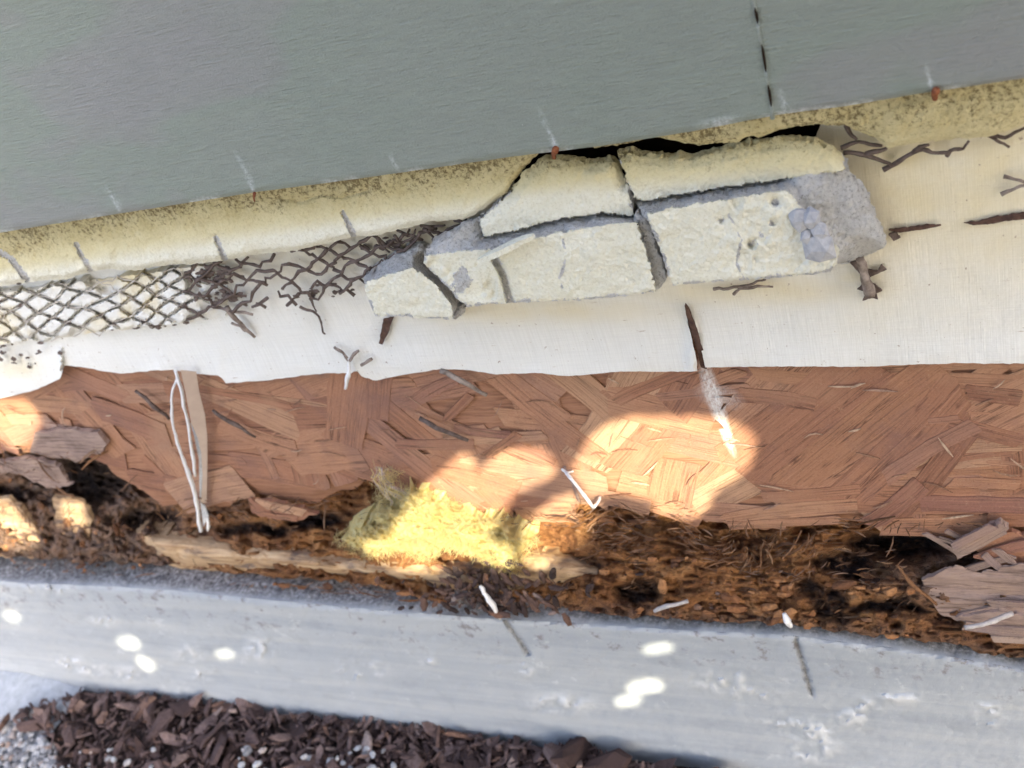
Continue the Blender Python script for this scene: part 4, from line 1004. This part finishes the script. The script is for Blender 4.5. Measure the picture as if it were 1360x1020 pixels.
# ================================================================== NAILS, STAPLES, STICKS
nl = [((738, 196), (734, 204), "rusty nail head at the siding edge above the dark gap"), ((1243, 118), (1240, 126), "orange rusted nail head at the siding edge at the right"), ((338, 255), (336, 262), "small rusty nail tip at the siding edge above the long stucco band")]
for a, b, lab in nl:
    r = .0012 if 'small' not in lab else .0006
    o = px_tube("nail", [(a[0], a[1] + 2, -.0372), (b[0] + 1, b[1] + 1, -.030), (b[0] + 2, b[1] + 5, -.022)], [r * 1.6, r, r], 'rust', n=8); tag(o, lab, "nail", "rusty nails along the siding edge")
st = empty("bent_staple", P(775, 650, -.008), "bent white staple sticking out of the strand board beside the sunlit patch", "staple")
px_tube("leg", [(752, 628, -.010), (762, 640, -.016), (776, 658, -.018), (788, 674, -.014)], .0013, 'cord', st); px_tube("leg", [(788, 674, -.014), (794, 668, -.010), (797, 660, -.002)], .0013, 'cord', st)
px_tube("crown", [(746, 623, -.008), (753, 628, -.010), (761, 626, -.006)], .0009, 'cord', st)
for nm, pts, rr, mt, lab, ct in [("stick", [(868, 811, -.026), (890, 804, -.026), (913, 797, -.018)], [.0016, .0019, .0017], 'metal', "pale short stick lying on the rotted wood above the foundation", "stick"),
        ("nail", [(1283, 834, -.040), (1312, 828, -.034), (1343, 816, -.022)], [.0017, .0018, .0018], 'metal', "pale bare nail sticking out from the grey torn flap at right", "nail"),
        ("splinter", [(638, 778, -.026), (650, 797, -.028), (664, 822, -.026)], [.0016, .0026, .0012], 'cord', "pale weathered splinter leaning over the foundation edge", "splinter"),
        ("stick", [(1040, 815, -.026), (1046, 826, -.028), (1050, 832, -.024)], [.0014, .0026, .0016], 'cord', "white chip at the top of the upright groove in the foundation", "stick"),
        ("stick", [(750, 620, -.006), (764, 650, -.010), (771, 668, -.006)], [.0009, .0013, .0010], 'greyflap', "dark thin stick beside the bent staple", "stick"),  # dark rod laid as the cast shadow of the staple
        ("twig", [(1190, 750, -.02), (1215, 780, -.024), (1245, 803, -.022)], [.0008, .0014, .0010], 'fibre', "thin brown twig across the rot beside the grey flap", "twig"),
        ("twig", [(586, 492, -.005), (612, 505, -.008), (648, 525, -.004)], [.0020, .0018, .0014], 'palewire', "short rough twig stuck to the strand board under the paper edge", "twig"),
        ("twig", [(558, 555, -.003), (580, 568, -.006), (622, 586, -.003)], [.0016, .0022, .0012], 'wire', "dark purple twig fragment on the middle of the strand board", "twig"),
        ("twig", [(180, 518, -.003), (205, 540, -.006), (225, 556, -.003)], [.0014, .0020, .0012], 'wire', "dark twig fragment on the board left of the dangling strip", "twig"),
        ("twig", [(282, 545, -.003), (305, 560, -.006), (340, 580, -.003)], [.0016, .0020, .0012], 'wire', "dark twig fragment on the board right of the dangling strip", "twig")]:
    tag(px_tube(nm, pts, rr, mt, wob=.0008), lab, ct)
# dark debris heap in the middle on the sill
rg = np.random.default_rng(77)
hp = empty("debris_heap", P(650, 775, -.02), "small heap of dark bark bits on the foundation edge below the insulation", "debris")
for i in range(190):
    u = rg.normal(650, 50); v = 782 + rg.normal(0, 19) + abs(u - 645) * .08
    if v > found_edge(u) - 2 or v < 735: continue
    r = rg.uniform(.0012, .0046); g, fc = rock_geo((r * 1.7, r * .8, r * .9), rg); a = rg.uniform(0, 3.1)
    Rm = np.array([[math.cos(a), 0, -math.sin(a)], [0, 1, 0], [math.sin(a), 0, math.cos(a)]])
    mesh_obj("bark_bit", (g * np.array([1.15, .85, .85])) @ Rm.T + P(u, v, -.012 - .012 * (v - 750) / 60 + rg.normal(0, .002)), fc, MT['darkbark'], hp, smooth=False)

# ================================================================== SIDING BOARDS
def y_board(u, v):
    W = P(u, v, np.full(np.shape(u), -.036)); return -.0360 - .0004 * fbm(W, 6, 2, 161) - .00012 * noise(W * np.array([.3, 1, 3]), 130, 162) + .0014 * (1 - sstep(0, 4, board_edge(u) - v))
scuffs = [([(312, 200), (325, 225), (337, 254)], 5), ([(716, 145), (728, 172), (738, 196)], 5), ([(518, 203), (528, 229)], 4), ([(138, 247), (150, 262), (160, 279)], 5), ([(1035, 120), (1040, 132), (1044, 150)], 6), ([(1230, 88), (1238, 118)], 5)]
def scuff(u, v):
    m = np.zeros(np.shape(u))
    for g, wd in scuffs:
        wd = wd * .5
        t = np.clip((v - g[0][1]) / (g[-1][1] - g[0][1]), 0, 1); m = np.maximum(m, (.25 + .75 * t) * (1 - sstep(wd * .3 * (1 - .5 * t), wd * 1.5, dist_line(g, u, v))))
    q = np.c_[u, v, 0 * u]; e = board_edge(u) - v
    m = np.maximum(m, (1 - sstep(1, 5, e)) * sstep(.1, .35, fbm(q, .022, 3, 166)))
    m = np.maximum(m, .9 * (1 - sstep(2, 16, e)) * np.exp(-((u - 955) / 22) ** 2))
    
    return np.clip(m, 0, 1)
seam = lambda v: np.interp(v, [-320, 0, 25, 70, 140, 160], [930, 1000, 1005, 1013, 1024, 1026.5])
TOPV = -300
sv = np.arange(TOPV, 158, 14.0)
seamL = [(float(seam(v)) - .55, float(v)) for v in sv]; seamR = [(float(seam(v)) + .55, float(v)) for v in sv]
lp = [(U0, TOPV)] + seamL + [(1024, float(board_edge(1024)))] + LINE(board_edge, U0, 1014, 10)[::-1]
rp = [(U1, TOPV)] + LINE(board_edge, 1032, U1, 10)[::-1] + [(1026.2, float(board_edge(1026)))] + seamR[::-1]
b1 = field("siding_board", lp, y_board, -.0255, 4.5, [MT['board']], None, rough=.5, rs=.15, seed=161, rings=2, sidej=0, cap=False, attrs={"scuff": scuff})
tag(b1, "wide grey green painted siding board left of the thin butt seam", "siding board", "painted siding boards")
b2 = field("siding_board", rp, lambda u, v: y_board(u, v) + .0006, -.0255, 4.5, [MT['board']], None, rough=.5, rs=.15, seed=163, rings=2, sidej=0, attrs={"scuff": scuff})
tag(b2, "grey green painted siding board right of the thin butt seam", "siding board", "painted siding boards")
# caulk in the seam with gaps
gaps = [(15, 28), (64, 92), (118, 138)]
prev = TOPV
for a, b in gaps + [(158, 158)]:
    vs = np.linspace(prev, a, max(2, int((a - prev) / 8)))
    if a > prev:
        g = tube_geo(P(seam(vs), vs, np.full(vs.shape, -.0352)), .0011, 6)
        mesh_obj("seam_caulk", g[0], g[1], MT['board'], b1, attrs={"scuff": np.full(len(g[0]), .15)})
    prev = b
gp = []
for a, b in gaps:
    vs = np.linspace(a - 4, b + 4, 8); wv = np.array([.2, .7, 1, 1.1, 1, .9, .6, .2])
    gp.append([(float(seam(v)) - 1.4 * w_, float(v)) for v, w_ in zip(vs, wv)] + [(float(seam(v)) + 1.6 * w_, float(v)) for v, w_ in list(zip(vs, wv))[::-1]])
for q in gp: field("seam_gap", q, lambda u, v: np.full(np.shape(u), -.0368), -.030, 2, [MT['cavity']], b1, rings=1, sidej=0)
# backing of the boards and the wall above the picture
box("board_backing", (xl, -.022, float(P(680, 150, -.02)[2]) + .004), (xr, .05, ztop + .25), MT['cavity'])
bpy.context.scene.collection.objects["board_backing"]['kind'] = 'structure'
bpy.context.scene.collection.objects["board_backing"]['label'] = "dark backing behind the siding boards"
bx = box("siding_board", (xl, -.044, ztop - .02), (xr, -.024, ztop + .35), MT['board']); tag(bx, "grey green siding board lapped over the boards below, above the picture", "siding board", "painted siding boards")

# ================================================================== MULCH
mul = curve([(-300, 960), (0, 958), (15, 952), (30, 938), (55, 926), (100, 914), (160, 909), (215, 916), (300, 928), (360, 938), (400, 943), (520, 948), (600, 954), (690, 984), (735, 992), (760, 978), (790, 985), (830, 1008), (870, 1016), (950, 1026), (1100, 1050), (1900, 1200)])
def chip_geo(rg, kind):
    n = 6; an = np.sort(rg.uniform(0, 2 * np.pi, n)) if kind else np.linspace(0, 2 * np.pi, n, endpoint=False) + rg.normal(0, .2, n)
    r = rg.uniform(.65, 1.1, n); a = np.c_[np.cos(an) * r, np.sin(an) * r * rg.uniform(.28, .6)]
    h = rg.uniform(.10, .24)
    top = np.c_[a * rg.uniform(.75, .95), h / 2 + rg.uniform(-.07, .07, n)]; bot = np.c_[a, -h / 2 + rg.uniform(-.07, .07, n)]
    V = np.r_[top, bot, [[rg.uniform(-.2, .2), 0, h * .8]]]
    Fc = [[i, (i + 1) % n, 2 * n] for i in range(n)] + [[i, n + i, n + (i + 1) % n, (i + 1) % n] for i in range(n)] + [[n + i for i in range(n)][::-1]]
    return V, Fc
rg = np.random.default_rng(91)
protos = []
for k in range(14):
    V, Fc = chip_geo(rg, 0); me = bpy.data.meshes.new("bark_chip"); me.from_pydata(V.tolist(), [], Fc); me.materials.append(MT['bark']); protos.append((me, V, Fc))
def heap_h(x, y):
    """height of the mulch heap"""
    d = np.clip((Y_FOUND - y) / .20, 0, 1); return .030 * (1 - d) ** 1.2 
def rot_m(rg, tilt=.6):
    from mathutils import Euler
    return Euler((rg.normal(0, tilt), rg.normal(0, tilt), rg.uniform(0, 6.28))).to_matrix()
def mulch_pt(rg):
    u = rg.uniform(-110, 965); v0 = float(mul(u)); v = v0 + abs(rg.uniform(0, 1070 - v0)) + 3
    z = .004 + .010 * rg.random()
    p = PG(u, v, z)
    if p[1] > Y_FOUND - .006: p[1] = Y_FOUND - .006
    return u, v, p
made = 0; geos = []
# filler heap surface
xs = np.linspace(float(PG(-250, 1000)[0]), float(PG(960, 1030)[0]), 120)
LB = "dark brown bark mulch chip in the heap at the foundation"
while made < 235:
    u, v, p = mulch_pt(rg)
    if u < 90 and v > 955 + .5 * u and rg.random() < .85: continue
    if v > 985 and 360 > u > 280 and rg.random() < .6: continue
    o = bpy.data.objects.new("bark_chip", protos[rg.integers(14)][0])
    s = rg.uniform(.011, .025) if made < 150 else rg.uniform(.006, .012)
    o.scale = (s * rg.uniform(.9, 1.5), s * rg.uniform(.7, 1.1), s * rg.uniform(.7, 1.3)); o.rotation_euler = rot_m(rg, .45).to_euler()
    o.location = Vector(p) + Vector((0, 0, s * .1)); S.collection.objects.link(o)
    tag(o, LB, "bark chip", "bark mulch chips along the foundation"); made += 1
for (u, v, s, rot_) in [(42, 962, .020, (.9, .2, .4)), (766, 990, .030, (1.15, .6, 1.2)), (805, 1012, .026, (.8, -.3, .2)), (735, 1002, .024, (.5, .4, 2.2)), (215, 912, .010, (.2, 1.3, 0))]:
    o = bpy.data.objects.new("bark_chip", protos[3][0]); o.scale = (s * 1.3, s, s * 1.2); o.rotation_euler = rot_
    zc = .022 if u > 700 else .012; p = PG(u, v, zc); p[1] = min(p[1], Y_FOUND - .014); o.location = Vector(p); S.collection.objects.link(o)
    tag(o, {42: "large reddish bark piece at the left end of the mulch heap", 766: "tall pointed bark piece leaning on the foundation at the heap's right end", 735: "flat bark piece lying left of the tall pointed one at the heap's right end", 805: "broad bark piece lying below the tall pointed one at the heap's right end", 215: "small upright bark sliver poking above the heap against the foundation"}[u], "bark chip", "bark mulch chips along the foundation")
for i in range(5200):
    u, v, p = mulch_pt(rg); V, Fc = protos[rg.integers(14)][1:]
    if u < 70 and v > 950 + u * .5: continue
    s = rg.uniform(.0018, .007); Rm = np.array(rot_m(rg, .6))
    geos.append(((V * np.array([s * 1.6, s, s])) @ Rm.T + p - [0, 0, rg.uniform(0, .006)], Fc))
o = mesh_obj("mulch_bits", *merge(geos), MT['bark'], smooth=False); tag(o, "fine dark bark bits filling the mulch heap", "mulch", None, 'stuff')
geos = []
for i in range(900):
    if i < 420: u = rg.uniform(-40, 75); v = rg.uniform(950 + max(u, 0) * .55, 1040)
    else: u = rg.choice([140, 330, 470]) + rg.normal(0, 34); v = rg.uniform(992, 1045)
    r = rg.uniform(.0012, .0042); g, fc = rock_geo((r * 1.4, r, r * .8), rg); a = rg.uniform(0, 6)
    Rm = np.array([[math.cos(a), -math.sin(a), 0], [math.sin(a), math.cos(a), 0], [0, 0, 1]])
    if i >= 420 and (rg.random() < .86 or fbm(np.array([[u, v, 0.]]), .012, 2, 7)[0] < 0): continue
    p = PG(u, v, .014 if i >= 420 else .004); p[1] = min(p[1], Y_FOUND - .004)
    geos.append((g @ Rm.T + p, fc))
o = mesh_obj("gravel", *merge(geos), MT['pebble'], smooth=False); tag(o, "pale grey gravel grains mixed into the mulch at lower left", "gravel", None, 'stuff')
# white lime dust bank at the left corner
def lime():
    us = np.linspace(-300, 110, 60); A = P(us, np.full(us.shape, 905) + us * .06, np.full(us.shape, Y_FOUND)); rows = []
    for k in range(16):
        t = k / 15; Q = A.copy(); Q[:, 1] = Y_FOUND - .11 * t; Q[:, 2] = (.018 * (1 - t) ** 1.3 - .002) * sstep(110, 40, us) ** 1 + .0025 * fbm(Q, 60, 4, 171); rows.append(Q)
    V = np.concatenate(rows); n = len(us); Fc = [[k * n + i, (k + 1) * n + i, (k + 1) * n + i + 1, k * n + i + 1] for k in range(15) for i in range(n - 1)]
    o = mesh_obj("lime_dust", V, Fc, MT['lime']); tag(o, "white powdery dust banked against the foundation at the left", "dust", None, 'stuff')
lime()

# ================================================================== SHRUB OPPOSITE THE WALL (casts the dappled shade)
spots = [
 (0., [(763, 623), (782, 588), (806, 568), (838, 554), (865, 556), (912, 556), (965, 559), (992, 572), (1003, 588), (996, 612), (974, 636), (946, 652), (942, 676), (912, 674), (865, 662), (824, 652), (780, 660)]),
 (0., [(556, 654), (594, 624), (615, 603), (632, 612), (629, 642), (640, 628), (662, 603), (688, 597), (721, 598), (738, 615), (727, 638), (680, 653), (671, 676), (650, 694), (620, 720), (590, 735), (550, 730), (530, 690)]),
 (0., [(488, 716), (530, 700), (560, 690), (640, 702), (676, 718), (680, 748), (620, 742), (575, 758), (530, 752), (496, 742)]),
 (0., [(700, 696), (730, 668), (760, 655), (772, 672), (800, 668), (770, 720), (720, 750), (690, 745)]),
 (0., [(-20, 532), (30, 530), (52, 556), (42, 588), (28, 604), (8, 590), (-20, 575)]),
 (0., [(-10, 668), (14, 671), (34, 695), (52, 720), (36, 733), (-10, 720)]),
 (0., [(80, 668), (104, 670), (112, 695), (90, 702)]),
 (0., [(870, 665), (905, 668), (930, 684), (900, 690), (870, 682)])]
def ell(a, b, rx, ry, rt=0.):
    t = np.linspace(0, 6.283, 15)[:-1]; x = rx * np.cos(t); y = ry * np.sin(t); return [(a + x_ * math.cos(rt) - y_ * math.sin(rt), b + x_ * math.sin(rt) + y_ * math.cos(rt)) for x_, y_ in zip(x, y)]
for e in [(16, 819, 18, 16), (172, 853, 26, 17), (194, 881, 22, 15, .6), (298, 869, 20, 9, -.1), (703, 922, 26, 9, -.15), (875, 861, 32, 14, -.1), (858, 912, 42, 19, -.12), (834, 932, 28, 14, -.1)]:
    e = list(e); e[2] *= .53; e[3] *= .44; spots.append((Y_FOUND, ell(*e)))
a1 = np.cross(SUN, [0, 0, 1]); a1 /= np.linalg.norm(a1); a2 = np.cross(a1, SUN)
def SP(p): return np.stack([np.asarray(p) @ a1, np.asarray(p) @ a2], -1)
sp_s = []
for y0, pl in spots:
    d = densify(pl, 6); sp_s.append(SP(P(d[:, 0], d[:, 1], np.full(len(d), y0))))
cor = []
for x in (-.85, .58):
    for z in (-.05, .62): cor.append(SP(np.array([x, 0, z])))
    cor.append(SP(np.array([x, -.30, 0.])))
cor = np.array(cor); lo = cor.min(0); hi = cor.max(0); H = .0025
nx, ny = ((hi - lo) / H).astype(int) + 1
gx, gy = np.meshgrid(lo[0] + (np.arange(nx) + .5) * H, lo[1] + (np.arange(ny) + .5) * H, indexing='ij')
lit = np.zeros((nx, ny), bool)
for s_ in sp_s: lit |= inside(s_, gx, gy)
cov = lit.astype(int) * 9
LEAF = np.array([(0, 0), (.18, .16), (.42, .25), (.70, .20), (1, 0), (.70, -.20), (.42, -.25), (.18, -.16)]); LEAF = LEAF - [.5, 0]
tst = np.r_[densify(LEAF, .09), [[x, y] for x in np.linspace(-.4, .4, 7) for y in (-.12, 0, .12)]]
rg = np.random.default_rng(404); leaves = []
from mathutils import Euler
def try_leaf(c, L, force=False):
    a = rg.uniform(0, 6.28); tl = rg.normal(0, .45, 2)
    e1 = a1 * math.cos(a) + a2 * math.sin(a) + SUN * tl[0]; e2 = -a1 * math.sin(a) + a2 * math.cos(a) + SUN * tl[1]
    e1 /= np.linalg.norm(e1); e2 = e2 - e1 * (e1 @ e2); e2 /= np.linalg.norm(e2)
    q = tst[:, :1] * e1 * L + tst[:, 1:] * e2 * L; s = c + SP(q)
    ii = np.floor((s - lo) / H).astype(int); ok = (ii >= 0).all(1) & (ii[:, 0] < nx) & (ii[:, 1] < ny); ii = ii[ok]
    if len(ii) and lit[ii[:, 0], ii[:, 1]].any(): return False
    dep = rg.uniform(1.15, 1.5); base = a1 * c[0] + a2 * c[1] + SUN * dep
    V = base + LEAF[:, :1] * e1 * L + LEAF[:, 1:] * e2 * L
    nrm = np.cross(e1, e2); mid = base + nrm * L * .06 * rg.choice([-1, 1])
    leaves.append((np.r_[V, [mid]], [[i, (i + 1) % 8, 8] for i in range(8)]))
    o_ = c + SP(LEAF[:, :1] * e1 * L + LEAF[:, 1:] * e2 * L)
    bl = np.floor((o_.min(0) - lo) / H).astype(int).clip(0); bh = (np.floor((o_.max(0) - lo) / H).astype(int) + 1)
    sx = slice(bl[0], min(bh[0], nx)); sy = slice(bl[1], min(bh[1], ny))
    if gx[sx, sy].size: cov[sx, sy] += inside(o_, gx[sx, sy], gy[sx, sy])
    return True
for i in range(2600): try_leaf(lo + (hi - lo) * rg.random(2), rg.uniform(.05, .085))
for L in (.06, .04, .028, .02, .014, .010, .008):
    for rep in range(3):
        un = np.argwhere(cov < 2); rg.shuffle(un)
        for (i, j) in un[:4000]:
            if cov[i, j] > 1: continue
            try_leaf(np.array([gx[i, j], gy[i, j]]) + rg.normal(0, L * .15, 2), L * rg.uniform(.8, 1.1))
print("leaves", len(leaves), "uncovered", (cov < 1).mean())
shrub = empty("shrub", (1.0, -1.7, 0), "leafy green shrub standing opposite the wall and dappling it with shade", "shrub")
mesh_obj("leaves", *merge(leaves), MT['leaf'], shrub, smooth=False)
geos = []
for i in range(40):
    b = np.array([1.0 + rg.normal(0, .10), -1.7 + rg.normal(0, .08), 0.]); tc = lo + (hi - lo) * np.array([(i + .5) / 40, rg.uniform(.6, .95)]); tpt = a1 * tc[0] + a2 * tc[1] + SUN * 1.55
    m_ = (b + tpt) / 2 + np.array([rg.normal(0, .05), -.15, .05]); t = np.linspace(0, 1, 9)[:, None]
    cl = (1 - t) ** 2 * b + 2 * t * (1 - t) * m_ + t ** 2 * tpt; ss = SP(cl); jj = np.concatenate([np.floor((np.linspace(ss[q], ss[q + 1], 12) - lo) / H).astype(int) for q in range(8)])
    jj = np.concatenate([jj + [a_, b_] for a_ in (-5, 0, 5) for b_ in (-5, 0, 5)]); jj = jj[(jj >= 0).all(1) & (jj[:, 0] < nx) & (jj[:, 1] < ny)]
    if len(jj) and lit[jj[:, 0], jj[:, 1]].any(): continue
    geos.append(tube_geo((1 - t) ** 2 * b + 2 * t * (1 - t) * m_ + t ** 2 * tpt, np.linspace(.011, .003, 9), 7))
mesh_obj("stems", *merge(geos), MT['twig'], shrub)

for o in S.objects:
    if '_at' in o: del o['_at']
